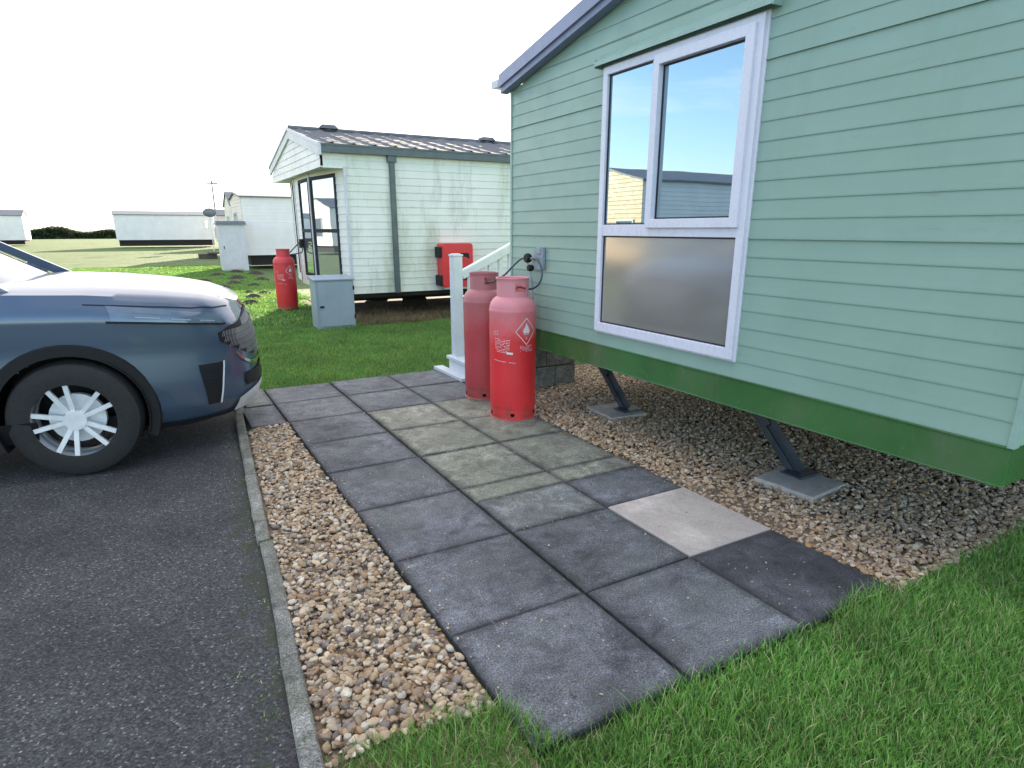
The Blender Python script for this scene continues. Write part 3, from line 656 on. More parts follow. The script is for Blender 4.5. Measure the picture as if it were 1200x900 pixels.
# regulator on the wall
rg=thing('gas_regulator',(2.64,4.33,1.18),'black gas regulator with looped grey hoses on the green wall above the pair of cylinders','gas regulator')
b=MB(); b.box((XE-.035,4.17,1.13),(XE-.008,4.29,1.29)); b.box((XE-.045,4.19,1.25),(XE-.007,4.25,1.30)); b.build('mounting_plate',M['grey_pl'],rg,bevel=.004)
b=MB()
for c,r in (((XE-.06,4.345,1.215),.036),((XE-.05,4.32,1.14),.025)):
    b.lathe([(0,-.022),(r*.8,-.022),(r,-.012),(r,.010),(r*.85,.022),(0,.022)],(0,0,0),20)
    nn=20*6; b.v[-nn:]=[(c[0]+z,c[1]+y,c[2]+x) for x,y,z in b.v[-nn:]]
b.build('valve',M['black'],rg,smooth=True)
def curve(pts,n=8):
    P=[Vector(p) for p in pts]; P=[P[0]*2-P[1]]+P+[P[-1]*2-P[-2]]; o=[]
    for i in range(1,len(P)-2):
        for k in range(n):
            t=k/n; a,b_,c,d=P[i-1],P[i],P[i+1],P[i+2]
            o.append(.5*((2*b_)+(c-a)*t+(2*a-5*b_+4*c-d)*t*t+(-a+3*b_-3*c+d)*t**3))
    return o+[P[-2]]
b=MB(); b.tube([(XE-.06,4.345,1.18),(XE-.055,4.335,1.15),(XE-.05,4.32,1.12),(XE-.04,4.31,1.03),(XE-.035,4.30,.92),(XE-.035,4.30,.55)],.0075,8); b.tube([(XE-.05,4.27,1.21),(XE-.05,4.33,1.215)],.010,8); b.build('pipe',M['grey_pl'],rg,smooth=True)
b=MB(); b.tube(curve([(XE-.06,4.27,1.215),(XE-.07,4.19,1.21),(XE-.08,4.11,1.15),(XE-.09,4.09,1.08),(XE-.10,4.13,1.02),(XE-.13,4.19,.99),(2.46,4.22,1.005),(2.41,4.21,1.0)]),.008,8); b.build('hose',M['hose'],rg,smooth=True)
b=MB(); b.tube(curve([(XE-.06,4.37,1.215),(XE-.08,4.43,1.20),(XE-.10,4.52,1.14),(2.54,4.62,1.07),(2.50,4.74,1.01),(2.48,4.83,1.0)]),.008,8); b.build('hose',M['hose'],rg,smooth=True)

# ------------------------------------------------------------------ gas cylinders
def cyl_map(r,ang,z): return (r*math.cos(ang),r*math.sin(ang),z)
def make_cyl(loc,label,face,red,r=.18,H=1.08,marks=True,cut=0,name_group='tall red gas cylinders'):
    t=thing('gas_cylinder',loc,label,'gas cylinder',name_group); L=Vector(loc)
    b=MB(); pr=[(.02,.045),(r*.75,.05),(r*.97,.075),(r,.10),(r,.30)]+[(r,z) for z in np.linspace(.35,.825,8)]+[(r+.0022,.835),(r+.0022,.846),(r-.001,.853)]
    for k in range(1,13):
        a=k/12*math.pi/2; pr.append((r*.30+(r*.70-.001)*math.cos(a)**.9, .853+.105*math.sin(a)))
    pr.append((.01,.962)); b.lathe(pr,tuple(L),64); b.build('body',red,t,smooth=True)
    b=MB(); rf=r-.004   # foot ring with cut-outs
    ring=[(rf,.085),(rf,.055),(rf,.030),(rf,.012),(rf+.010,.004),(rf+.010,.0),(rf-.004,.0),(rf-.004,.03),(rf-.004,.055),(rf-.004,.085)]
    sk=lambda i,a:(i in (1,7)) and (min((((a-face)%(math.pi/2.5))),((face-a)%(math.pi/2.5)))<.10)
    b.lathe(ring,tuple(L),72,skip=sk); b.build('foot_ring',red,t,smooth=True)
    b=MB(); rc=.122
    col=[(rc,.925),(rc,.968),(rc,.985),(rc,1.005),(rc,1.025),(rc,1.045),(rc+.001,1.072),(rc+.006,1.078),(rc+.004,1.084),(rc-.003,1.080),(rc-.004,1.072),(rc-.004,1.045),(rc-.004,1.025),(rc-.004,1.005),(rc-.004,.985),(rc-.004,.968),(rc-.004,.925)]
    def sk2(i,a):
        d=(a-face-cut+math.pi)%(2*math.pi)-math.pi; d2=(a-face-cut+math.pi+math.pi)%(2*math.pi)-math.pi
        return (2<=i<=4 or 11<=i<=13) and (abs(d)<.42 or abs(d2)<.42)
    def sk3(i,a): return sk2(i,a)
    b.lathe(col,tuple(L),72,skip=sk3); b.build('collar',red,t,smooth=True)
    b=MB(); b.lathe([(.0,.94),(.026,.94),(.026,.975),(.017,.98),(.017,1.035),(.010,1.04),(0,1.04)],tuple(L),16); b.lathe([(.0,1.035),(.026,1.035),(.030,1.045),(.026,1.055),(0,1.055)],tuple(L),12)
    b.tube([L+Vector((0,0,1.005)),L+Vector((.05*math.cos(face+cut),.05*math.sin(face+cut),1.005))],.013,8); b.build('valve',M['brass'],t,smooth=True)
    if marks:
        b=MB(); rr=r+.0016
        def strip(pts,close=True,w=.0028):
            for (a0,z0),(a1,z1) in zip(pts,pts[1:]+(pts[:1] if close else [])):
                n=4; d=Vector((a1-a0,z1-z0)); nn=Vector((-d.y,d.x)).normalized()*w
                for k in range(n):
                    p=Vector((a0,z0))+d*k/n; q=Vector((a0,z0))+d*(k+1)/n
                    b.add([L+Vector(cyl_map(rr,face+u/r,zz)) for u,zz in ((p.x-nn.x,p.y-nn.y),(q.x-nn.x,q.y-nn.y),(q.x+nn.x,q.y+nn.y),(p.x+nn.x,p.y+nn.y))],[(0,1,2,3)])
        cx,cz=.108,.695
        strip([(cx-.088,cz),(cx,cz+.100),(cx+.088,cz),(cx,cz-.100)])
        fl=[(u_*1.25,v_*1.2) for u_,v_ in [(-.016,-.026),(-.024,-.012),(-.020,.004),(-.010,.014),(-.006,.030),(.002,.042),(.006,.026),(.014,.018),(.016,.006),(.022,.004),(.024,-.012),(.016,-.026),(.004,-.022)]]
        fan=[L+Vector(cyl_map(rr,face+(cx+u)/r,cz+.014+v)) for u,v in [(0,-.008)]+fl]
        b.add(fan,[(0,i,i+1) for i in range(1,len(fl))]+[(0,len(fl),1)])
        strip([(cx-.024,cz-.022),(cx+.024,cz-.022)],False,.0018)
        strip([(cx-.006,cz-.046),(cx,cz-.042),(cx+.005,cz-.047),(cx-.006,cz-.060),(cx+.006,cz-.060)],False,.0016)
        def lines(u0,u1,zt,n,step,w,seed,sk=0):
            rs=random.Random(seed)
            for i in range(n):
                u=u0; z=zt-i*step
                while u<u1-.006:
                    l=rs.uniform(.006,.020); l=min(l,u1-u)
                    if rs.random()<.86: strip([(u,z+sk*(u-u0)),(u+l,z+sk*(u+l-u0))],False,w*rs.uniform(.7,1.1))
                    u+=l+.004
        lines(cx-.055,cx+.06,.585,5,.010,.0016,3)
        lines(-.150,-.02,.640,9,.012,.0018,5,-.08); lines(-.165,-.115,.700,4,.010,.0016,8); lines(-.160,.02,.475,1,.01,.0022,9,-.10)
        o=b.v; b.add([L+Vector(cyl_map(rr,face+u/r,z)) for u,z in ((-.050,.525),(-.035,.524),(-.020,.523),(0,.522),(0,.537),(-.020,.539),(-.035,.541),(-.050,.543))],[(0,1,6,7),(1,2,5,6),(2,3,4,5)])
        b.build('printed_marking',M['ink'],t)
    return t
toward=math.atan2(-1,-.55)
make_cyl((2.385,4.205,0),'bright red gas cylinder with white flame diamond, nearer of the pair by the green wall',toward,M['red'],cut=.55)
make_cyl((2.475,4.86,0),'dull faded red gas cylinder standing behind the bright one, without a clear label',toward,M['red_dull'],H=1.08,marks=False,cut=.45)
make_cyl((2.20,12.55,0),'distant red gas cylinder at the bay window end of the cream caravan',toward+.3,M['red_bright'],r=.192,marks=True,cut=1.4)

# ------------------------------------------------------------------ steps
st=thing('caravan_steps',(2.66,5.9,0),'white plastic caravan steps with a sloping handrail at the far corner of the green caravan','steps')
def newel(x,y,h,z0=0):
    b=MB(); b.box((x-.05,y-.05,z0),(x+.05,y+.05,h-.025)); b.box((x-.057,y-.057,h-.025),(x+.057,y+.057,h-.008)); b.box((x-.04,y-.04,h-.008),(x+.04,y+.04,h)); b.build('newel_post',M['whitepl'],st,bevel=.006)
newel(2.68,5.88,1.20); newel(3.72,5.88,1.72)
rise=.46
def railz(x): return .985+rise*(x-2.73)
b=MB(); b.bar((2.73,5.88,railz(2.73)),(3.67,5.88,railz(3.67)),.075,.085); b.build('handrail',M['whitepl'],st,bevel=.008)
b=MB(); b.bar((2.73,5.88,railz(2.73)-.72),(3.67,5.88,railz(3.67)-.72),.05,.07); b.build('bottom_rail',M['whitepl'],st,bevel=.006)
for x in np.arange(2.83,3.65,.118):
    b=MB(); b.box((x-.021,5.862,railz(x)-.70),(x+.021,5.898,railz(x)-.03)); b.build('baluster',M['whitepl'],st)
for i in range(3):
    b=MB(); x0=2.58+.27*i; z=.17*(i+1); b.box((x0,5.40,z-.035),(x0+.31,5.96,z)); b.box((x0+.02,5.42,z-.165),(x0+.035,5.94,z-.035)); b.build('tread',M['whitepl'],st,bevel=.005)
b=MB(); b.box((3.39,5.36,.64),(4.4,5.94,.68)); b.build('platform',M['whitepl'],st,bevel=.005)
b=MB()
for yy in (5.385,5.925): b.add([(2.60,yy,0),(3.40,yy,0),(3.40,yy,.63),(3.14,yy,.50),(2.60,yy,.13)],[(0,1,2,3,4)])
for yy in (5.375,5.915): b.add([(2.60,yy,0),(3.40,yy,0),(3.40,yy,.63),(3.14,yy,.50),(2.60,yy,.13)],[(0,1,2,3,4)])
b.box((2.50,5.42,0),(2.60,6.12,.03)); b.build('side_panel',M['whitepl'],st)

# ------------------------------------------------------------------ cream caravan with bow window
YC0,YC1,YCm=10.15,14.28,12.2; XG=2.45; XC=13.0; ZB=.43
cc=thing('static_caravan',(2.7,10.15,0),'cream static caravan with a dark-framed bow window and grey tiled roof','caravan')
Pl=lambda a,z,o:(a,YC0-o,z)
b=MB(); siding(b,Pl,ZB,2.62,.112,lambda z:(2.80,XC) if z<2.34 else (XG+.03,XC),zbase=ZB,depth=.009)
siding(b,lambda a,z,o:(a,YC1+o,z),ZB,2.62,.112,lambda z:(2.80,XC),zbase=ZB,depth=.009)
siding(b,lambda a,z,o:(XC+o,a,z),ZB,3.1,.112,lambda z:(YC0,YC1) if z<2.62 else (YC0+(z-2.62)/.225,YC1-(z-2.62)/.225),zbase=ZB)
b.build('wall',M['cream'],cc)
bow=[(2.80,YC0),(2.58,11.6),(2.58,12.85),(2.80,YC1)]
def bowP(i):
    a=Vector(bow[i]); c=Vector(bow[i+1]); d=(c-a).normalized(); n=Vector((-abs(d.y),d.x if d.y>0 else -d.x)); 
    return lambda t,z,o:(a.x+d.x*t+n.x*o,a.y+d.y*t+n.y*o,z),(c-a).length
b=MB(); wins=[(.36,1.41),(.06,.82),(.08,.55)]
for i in range(3):
    P,L_=bowP(i); siding(b,P,ZB,2.36,.112,lambda z,L_=L_:(0,L_),holes=[(wins[i][0],wins[i][1],.62,2.27)],zbase=ZB,depth=.008)
b.build('bow_wall',M['cream_bow'],cc)
for i in range(3):
    P,L_=bowP(i); a0,a1=wins[i]; b=MB(); f=frame_rect(b,P,a0-.01,a1+.01,.61,2.28,.055,-.01,.022); pbox(b,P,f[0],f[1],1.38,1.44,-.005,.018)
    if i==0: pass
    wo=b.build('window',M['anth'],cc)
    for z0,z1 in ((f[2],1.38),(1.44,f[3])):
        b=MB(); quad(b,P,f[0],f[1],z0,z1,.004); b.build('pane',M['glass2'],wo)
    b=MB(); pbox(b,P,a0+.03,a1-.03,.66,2.2,-.16,-.12); 
for (x,y) in bow:
    b=MB(); b.box((x-.022,y-.022,ZB),(x+.022,y+.022,2.36)); b.build('corner_post',M['pale_trim'],cc,bevel=.004)
b=MB()  # gable
def lim_gab(z):
    d=max(0,(z-2.50)/.225); return (YC0+.0+d,YC1-d)
siding(b,lambda a,z,o:(XG-o,a,z),2.345,2.96,.105,lim_gab,zbase=2.345,depth=.009)
b.add([(XG,YC0,2.345),(2.9,YC0,2.345),(2.9,YC1,2.345),(XG,YC1,2.345)],[(0,1,2,3)]); b.box((XG-.012,YC0-.012,2.335),(XG+.02,YC1+.01,2.35)); b.box((XG+.02,YC0-.014,2.325),(2.82,YC0+.02,2.345))
b.build('gable',M['white_gable'],cc)
b=MB()
for s in (1,-1):
    ye=YC0-.10 if s==1 else YC1+.10
    def Pb(t,p,q,ye=ye): y=ye+(YCm-ye)*t; return (p,y,2.49+.215*abs(y-ye)+q)
    b.prism([(XG-.035,0),(XG+.0,0),(XG+.0,.165),(XG-.035,.165)],Pb,0,1); b.prism([(XG-.05,.13),(XG-.035,.13),(XG-.035,.175),(XG-.05,.175)],Pb,0,1)
b.build('barge_board',M['pale_trim'],cc)
# roof: pressed metal tiles
b=MB(); nx=420; ny=40
for s in (0,1):
    base=len(b.v); ye=YC0-.09 if s==0 else YC1+.09
    NX=nx if s==0 else 60; NY=ny if s==0 else 8
    for j in range(NY+1):
        t=j/NY
        for i in range(NX+1):
            x=XG-.03+(XC-XG+.1)*i/NX; ph_=((x-XG)/.33)%1; rib=.020*math.exp(-((ph_-.5)/.10)**2)-.008*math.exp(-((ph_-.72)/.06)**2)
            cr_=(t*6.0)%1; y=ye+(YCm-ye)*t
            b.v.append((x,y,2.655+.215*abs(y-ye)+(rib+(.007*(1-cr_)) if s==0 else 0)))
    for j in range(NY):
        for i in range(NX): k=base+j*(NX+1)+i; b.f.append((k,k+1,k+NX+2,k+NX+1)); b.m.append(0)
b.build('roof',M['tile'],cc,smooth=True,angle=35)
b=MB(); b.tube([(XG-.02,YCm,3.125),(XC,YCm,3.125)],.045,10); b.build('ridge_cap',M['tile'],cc,smooth=True)
b=MB(); b.box((XG+.002,YC0-.105,2.535),(XC,YC0-.001,2.655)); b.box((XG+.002,YC0-.112,2.63),(XC,YC0-.105,2.66)); b.build('gutter',M['fascia'],cc,bevel=.01)
b=MB(); b.box((3.50,YC0-.075,.42),(3.585,YC0-.015,2.54)); b.box((3.47,YC0-.09,2.44),(3.615,YC0-.012,2.535)); b.build('drainpipe',M['fascia'],cc,bevel=.01)
for x in (3.12,6.3):
    b=MB(); b.lathe([(.0,0),(.07,0),(.07,.06),(.0,.06)],(x,YCm-.02,3.12),12); b.add([(x-.16,YCm-.13,3.15),(x+.16,YCm-.13,3.15),(x+.16,YCm+.13,3.15),(x-.16,YCm+.13,3.15),(x-.11,YCm-.09,3.215),(x+.11,YCm-.09,3.215),(x+.11,YCm+.09,3.215),(x-.11,YCm+.09,3.215)],[(0,1,5,4),(1,2,6,5),(2,3,7,6),(3,0,4,7),(4,5,6,7),(3,2,1,0)])
    b.build('roof_vent',M['tile'],cc)
b=MB(); b.box((2.8,YC0+.04,.36),(XC-.05,YC1-.04,.42))
for yy in (11.1,13.3): b.box((3.0,yy-.03,.22),(XC-.3,yy+.03,.36))
for xx in (4.2,6.9,9.6):
    for yy in (11.1,13.3): b.box((xx-.2,yy-.1,-.02),(xx+.2,yy+.1,.22))
b.build('underfloor',M['dark'],cc)
# red hose cabinet on the wall
rb=thing('hose_cabinet',(4.67,10.1,.5),'red cabinet with dark edge clips on the cream wall, behind the white newel post','cabinet')
def rrect(x0,x1,z0,z1,r,n=5):
    o=[]
    for cx,cz,a in ((x1-r,z1-r,0),(x0+r,z1-r,90),(x0+r,z0+r,180),(x1-r,z0+r,270)):
        for k in range(n+1): t=R(a+90*k/n); o.append((cx+r*math.cos(t),cz+r*math.sin(t)))
    return o
b=MB(); b.prism(rrect(4.27,4.84,.49,1.21,.05),lambda t,p,q:(p,t,q),9.90,10.135); b.build('housing',M['redplastic'],rb,bevel=.012)
b=MB(); b.prism(rrect(4.52,4.76,.60,1.05,.03),lambda t,p,q:(p,t,q),9.893,9.905); b.build('recess_panel',M['black'],rb)
for z in (.98,.52):
    b=MB(); b.box((4.225,9.91,z),(4.295,10.12,z+.17)); b.build('clip',M['black'],rb,bevel=.01)
b=MB(); b.lathe([(.0,-.01),(.17,-.01),(.17,.01),(.0,.01)],(4.64,9.885,.82),24,axis='y'); b.build('hose_drum',M['redplastic'],rb,smooth=True)
b=MB(); b.prism(rrect(4.31,4.81,.46,.49,.01,2),lambda t,p,q:(p,t,q),9.93,10.12); b.build('base_tray',M['pale_trim'],rb)

# meter cabinet
mc=thing('meter_cabinet',(2.37,9.62,0),'grey metal utility cabinet on the lawn below the bow window of the cream caravan','cabinet')
b=MB(); b.box((2.09,9.62,-.03),(2.665,9.97,.70)); b.add([(2.07,9.595,.70),(2.685,9.595,.70),(2.685,9.99,.70),(2.07,9.99,.70),(2.07,9.595,.72),(2.685,9.595,.72),(2.685,9.99,.76),(2.07,9.99,.76)],[(0,3,2,1),(4,5,6,7),(0,1,5,4),(1,2,6,5),(2,3,7,6),(3,0,4,7)])
b.build('housing',M['cabinet'],mc,bevel=.004)
b=MB(); b.box((2.125,9.607,.02),(2.65,9.618,.675)); d=b.build('door',M['cabinet'],mc,bevel=.003)
b=MB(); b.box((2.14,9.595,.30),(2.20,9.606,.33)); b.build('handle',M['black'],d)
for z in (.12,.55): b=MB(); b.box((2.652,9.600,z),(2.672,9.619,z+.06)); b.build('hinge',M['black'],mc)

# regulator of the far cylinder
r3=thing('gas_regulator',(2.55,12.3,1.15),'small dark regulator with bent hoses beside the bow window, above the distant cylinder','gas regulator')
b=MB(); b.box((2.50,12.42,1.10),(2.57,12.56,1.26)); b.build('valve',M['black'],r3,bevel=.01)
b=MB(); b.tube(curve([(2.50,12.5,1.2),(2.42,12.5,1.12),(2.32,12.52,1.02),(2.25,12.55,.99)]),.012,8); b.build('hose',M['hose'],r3,smooth=True)
b=MB(); b.tube(curve([(2.54,12.42,1.12),(2.52,12.42,1.03),(2.44,12.47,1.0),(2.30,12.52,.98)]),.012,8); b.build('hose',M['hose'],r3,smooth=True)

# ------------------------------------------------------------------ distant caravans
def caravan(loc,label,x0,x1,y0,y1,zb,ze,zr,mats,end_windows=(),side_windows=(),pitch=.12,over=.08,ends=None,vents=()):
    t=thing('static_caravan',loc,label,'caravan'); ym=(y0+y1)/2; sl=(zr-ze)/(ym-y0)
    lim=lambda z:(y0,y1) if z<ze else (y0+(z-ze)/sl,y1-(z-ze)/sl)
    b=MB(); siding(b,lambda a,z,o:(a,y0-o,z),zb,ze,pitch,lambda z:(x0,x1),holes=side_windows,zbase=zb,depth=.010); b.build('side_wall',mats[0],t)
    b=MB(); siding(b,lambda a,z,o:(a,y1+o,z),zb,ze,pitch,lambda z:(x0,x1),zbase=zb); b.build('side_wall',mats[0],t)
    b=MB(); siding(b,lambda a,z,o:(x0-o,a,z),zb,zr-.02,pitch,lim,holes=end_windows if ends!='+' else (),zbase=zb,depth=.010)
    b.build('end_wall',mats[1],t)
    b=MB(); siding(b,lambda a,z,o:(x1+o,a,z),zb,zr-.02,pitch,lim,holes=end_windows if ends=='+' else (),zbase=zb,depth=.010); b.build('end_wall',mats[1],t)
    b=MB()
    for ye in (y0-over,y1+over): b.prism([(x0-over,0),(x1+over,0),(x1+over,.05),(x0-over,.05)],lambda u,p,q,ye=ye:(p,ye+(ym-ye)*u,ze-.01-sl*over+sl*abs(ye-(ye+(ym-ye)*u))+q),0,1)
    b.build('roof',mats[2],t)
    Pe=(lambda a,z,o:(x0-o,a,z)) if ends!='+' else (lambda a,z,o:(x1+o,a,z))
    for P,ws in ((Pe,end_windows),(lambda a,z,o:(a,y0-o,z),side_windows)):
        for (a0,a1,z0,z1) in ws:
            b=MB(); f=frame_rect(b,P,a0-.01,a1+.01,z0-.01,z1+.01,.05,-.01,.03); wo=b.build('window',M['pale_trim'],t); b=MB(); quad(b,P,f[0],f[1],f[2],f[3],.006); b.build('pane',M['glass2'],wo)
    b=MB(); b.box((x0+.15,y0+.12,.12),(x1-.15,y1-.12,zb+.01)); b.build('underfloor',M['dark'],t)
    for vx in vents: b=MB(); b.box((vx-.15,ym-.12,zr),(vx+.15,ym+.12,zr+.12)); b.build('roof_vent',M['greyroof'],t,bevel=.02)
    return t
caravan((3.3,26.2,0),'plain white caravan with windowless long wall behind the grey locker',3.28,13.0,26.2,29.4,.49,2.60,2.80,(M['far_white'],M['far_cream'],M['greyroof']),end_windows=((27.6,28.6,.9,2.1),))
caravan((3.9,41,0),'far cream caravan with a pointed gable showing left of the plain white caravan',4.45,13.5,40.0,43.3,.5,2.75,3.50,(M['far_white'],M['far_cream'],M['greyroof']),end_windows=((40.9,42.3,.9,2.2),))
caravan((3.5,62,0),'farthest pale caravan at the left edge, low behind the lamp post',-2.0,5.4,62,65.2,.6,2.6,2.9,(M['far_white'],M['far_cream'],M['greyroof']),side_windows=((4.65,4.95,1.5,2.25),))
caravan((1.0,58,0),'small cream caravan partly hidden behind the grey locker',5.0,12,54,57,.5,2.45,2.9,(M['far_cream'],M['far_cream'],M['greyroof']),end_windows=((55,56,1.0,2.0),))
# park seen only in the window's reflection
caravan((-6.4,14.2,0),'sandy caravan whose sunlit end shows in the big window reflection',-18.1,-6.9,14.2,17.5,.55,2.75,3.15,(M['far_white'],M['yellow'],M['greyroof']),end_windows=((14.5,15.3,1.0,1.7),),ends='+')
caravan((-9,9.2,0),'long grey-roofed caravan reflected at the right of the big window',-34,-19.5,14.2,17.5,.55,2.5,3.0,(M['far_white'],M['far_white'],M['greyroof']),side_windows=((-20,-18.6,1,2),(-16.5,-15,1,2)))

caravan((-14,24,0),'pale caravan in the park left of the parked car, sandy end',-24,-13,24,27.3,.5,2.65,3.1,(M['cream'],M['yellow'],M['greyroof']),end_windows=((25,26.4,1,2.1),),ends='+')
caravan((-13,36,0),'green-tinged white caravan farther along the park road',-23,-12,35,38.3,.5,2.65,3.2,(M['far_white'],M['far_cream'],M['greyroof']),end_windows=((36,37.4,1,2.1),),ends='+')
caravan((-20,62,0),'long pale caravan on the far left skyline',-25,-13,60,63.3,.5,2.65,3.1,(M['far_white'],M['far_cream'],M['greyroof']),side_windows=((-22,-20.5,1.1,2),(-17,-16,1.1,2)))
for i_,(x_,y_,lb) in enumerate(((-24,70,'white caravan on the far left skyline, second from the left edge'),(-40,66,'white caravan at the very left of the skyline'),(-9.5,74,'pale caravan on the skyline between two longer ones'))):
    caravan((x_-5,y_,0),lb,x_-10,x_,y_,y_+3.3,.5,2.65,3.15,(M['far_white'],M['far_cream'],M['greyroof']),side_windows=((x_-8,x_-6.6,1.1,2),(x_-4,x_-3,1.1,2)))
# grey locker
lk=thing('storage_locker',(2.8,25.5,0),'tall grey metal storage locker in front of the plain white caravan','locker')
b=MB(); b.box((2.33,25.5,-.03),(3.22,26.1,1.60)); b.build('body',M['locker'],lk,bevel=.01)
b=MB(); b.add([(2.26,25.42,1.60),(3.29,25.42,1.60),(3.29,26.15,1.60),(2.26,26.15,1.60),(2.30,25.46,1.72),(3.25,25.46,1.72),(3.25,26.1,1.74),(2.30,26.1,1.74)],[(0,3,2,1),(4,5,6,7),(0,1,5,4),(1,2,6,5),(2,3,7,6),(3,0,4,7)]); b.build('lid',M['greyroof'],lk)
b=MB(); b.box((2.42,25.482,.04),(3.14,25.497,1.55)); 
for x in np.arange(2.54,3.1,.12): b.box((x-.012,25.476,.06),(x+.012,25.483,1.53))
d=b.build('door',M['locker'],lk); b=MB(); b.box((2.45,25.465,.75),(2.475,25.476,.86)); b.build('handle',M['black'],d)
# low timber step at the far left
b=MB(); b.box((2.30,36.6,-.03),(3.15,37.3,.22)); b.box((2.75,36.4,.22),(3.35,37.3,.30)); tag(b.build('timber_step',painted('old_timber',(.07,.06,.05,1),.9,.3,6)),'low dark timber step on the grass left of the grey locker','step')
# far hedge line
x,y=scatter(-170,60,128,131,150,lambda x,y:np.ones(len(x),bool)); n_=len(x); hh=(1.7+.5*np.sin(x*.07)+.4*np.sin(x*.31)+.3*np.sin(x*.9)); z=rng.random(n_)*hh
c=np.stack([x,y,z],1); a=rng.normal(size=(n_,3)); a/=np.linalg.norm(a,axis=1)[:,None]; q=np.cross(a,rng.normal(size=(n_,3))); q/=np.linalg.norm(q,axis=1)[:,None]; sz_=rng.uniform(.12,.3,(n_,1))
V=np.stack([c-a*sz_,c+q*sz_*.7,c+a*sz_,c-q*sz_*.7],1).reshape(-1,3); F=np.arange(n_*4).reshape(-1,4)
tag(npmesh('hedge',V,F,blade_mat('hedge_leaves',(.03,.05,.02,1),(.06,.085,.03,1),(.08,.07,.04,1))),'low far-off hedge line along the edge of the caravan field','hedge',kind='stuff')
# satellite dish
sdh=thing('satellite_dish',(4.1,50,0),'dark satellite dish on a short pole near the distant lamp post','satellite dish')
b=MB(); b.lathe([(.0,.10),(.12,.085),(.24,.04),(.32,-.02),(.33,-.02),(.24,.055),(.12,.10),(0,.115)],(0,0,0),20,axis='y'); b.v=[(x*1.3+4.14,-y+49.7,z*.9+2.55) for x,y,z in b.v]; b.build('dish',M['greyroof'],sdh,smooth=True)
b=MB(); b.tube([(4.14,49.9,-.03),(4.14,49.9,2.5)],.03,8); b.build('pole',M['pale_trim'],sdh)
# lamp post
lp=thing('street_lamp',(5.45,60,0),'slim grey lamp post with a small double head against the white sky','street lamp')
b=MB(); b.tube([(5.45,60,-.03),(5.45,60,1.2),(5.45,60,5.1)],[.09,.07,.05],10); b.build('pole',M['greyroof'],lp,smooth=True)
b=MB()
for s in (-1,1): b.box((5.45+s*.06,59.9,5.05),(5.45+s*.42,60.1,5.14))
b.tube([(5.45,60,5.1),(5.45,60,5.28)],.06,8); b.build('lamp_head',M['greyroof'],lp)

# ------------------------------------------------------------------ car
car=thing('parked_car',(0,0,0),'blue-grey SUV parked on the asphalt with its nose over the kerb','car')
HL,HW=2.2,.92
def ztop(x): return float(np.interp(x,[-2.2,-2.0,-1.2,.6,.95,1.3,1.7,1.9,2.03,2.12,2.2],[.92,1.02,1.08,1.10,1.10,1.085,1.045,1.015,.975,.93,.875]))
def zbot(x): return float(np.interp(abs(x),[0,1.7,2.2],[.24,.22,.25]))
def outline(th,z01,nf=3.6):
    c,s=math.cos(th),math.sin(th); n=nf
    fx=float(np.interp(z01,[0,.12,.25,.45,.7,.88,1.0],[-.07,-.01,0,0,-.01,-.035,-.09])); fy=float(np.interp(z01,[0,.15,.35,.6,.85,1],[-.07,-.015,0,-.018,-.01,-.06]))
    x=(HL+fx)*math.copysign(abs(c)**(2/n),c); y=(HW+fy)*math.copysign(abs(s)**(2/n),s); return x,y
def surf(th,v):
    x,y=outline(th,v); return Vector((x,y,zbot(x)+(ztop(x)-zbot(x))*v))
def thz(th,z):
    x,_=outline(th,.5); v=(z-zbot(x))/(ztop(x)-zbot(x)); return surf(th,min(max(v,0),1))
def nrm(th,z):
    a=thz(th+.01,z)-thz(th-.01,z); b_=thz(th,z+.01)-thz(th,z-.01); n=a.cross(b_).normalized(); return n if n.dot(Vector((math.cos(th),math.sin(th),0)))>0 else -n
NT_=288; ths=[2*math.pi*i/NT_ for i in range(NT_)]; vs=np.linspace(0,1,27)
AX=(1.16,-1.42); AR=.405
b=MB()
for v in vs: b.v+= [tuple(surf(t,v)) for t in ths]
nrow=len(vs)
for s in (.93,.84,.7,.5,.3,.1,.0):    # bonnet and deck closing towards the centre line
    for t in ths:
        p=surf(t,1.0); x=p.x-.02*(1-s)*math.copysign(1,p.x)*(abs(p.x)>2); y=p.y*s
        edge=.022*min(1,(1-s)/.16); crease=.012*math.exp(-((s-.62)/.10)**2)
        b.v.append((x,y,ztop(x)+edge*1.2+.030*(1-s*s)*min(1,(2.1-abs(x))/.5)+(crease if x>.9 and x<2.0 else 0)))
    nrow+=1
def inarch(p): return any((p[0]-ax)**2+(p[2]-.36)**2<AR**2 for ax in AX) and abs(p[1])>.6
for j in range(nrow-1):
    for i in range(NT_):
        q=(j*NT_+i,j*NT_+(i+1)%NT_,(j+1)*NT_+(i+1)%NT_,(j+1)*NT_+i); c=[sum(b.v[k][d] for k in q)/4 for d in range(3)]
        if j<26 and inarch(c): continue
        b.f.append(q); b.m.append(0)
b.build('body',M['car'],car,smooth=True,angle=50)
b=MB(); b.box((-1.9,-.72,.22),(1.5,.72,.32)); 
for ax in AX:
    for s in (-1,1):
        v=[];f=[]; n=20
        for k in range(n+1):
            t=R(-25+230*k/n); v+=[(ax+.40*math.cos(t),s*.62,.36+.40*math.sin(t)),(ax+.40*math.cos(t),s*.885,.36+.40*math.sin(t))]
        f=[(2*k,2*k+1,2*k+3,2*k+2) for k in range(n)]; b.add(v,f)
    b.box((ax-.42,-.63,.2),(ax+.42,-.60,.8)); b.box((ax-.42,.60,.2),(ax+.42,.63,.8))
b.build('underbody',M['black'],car)
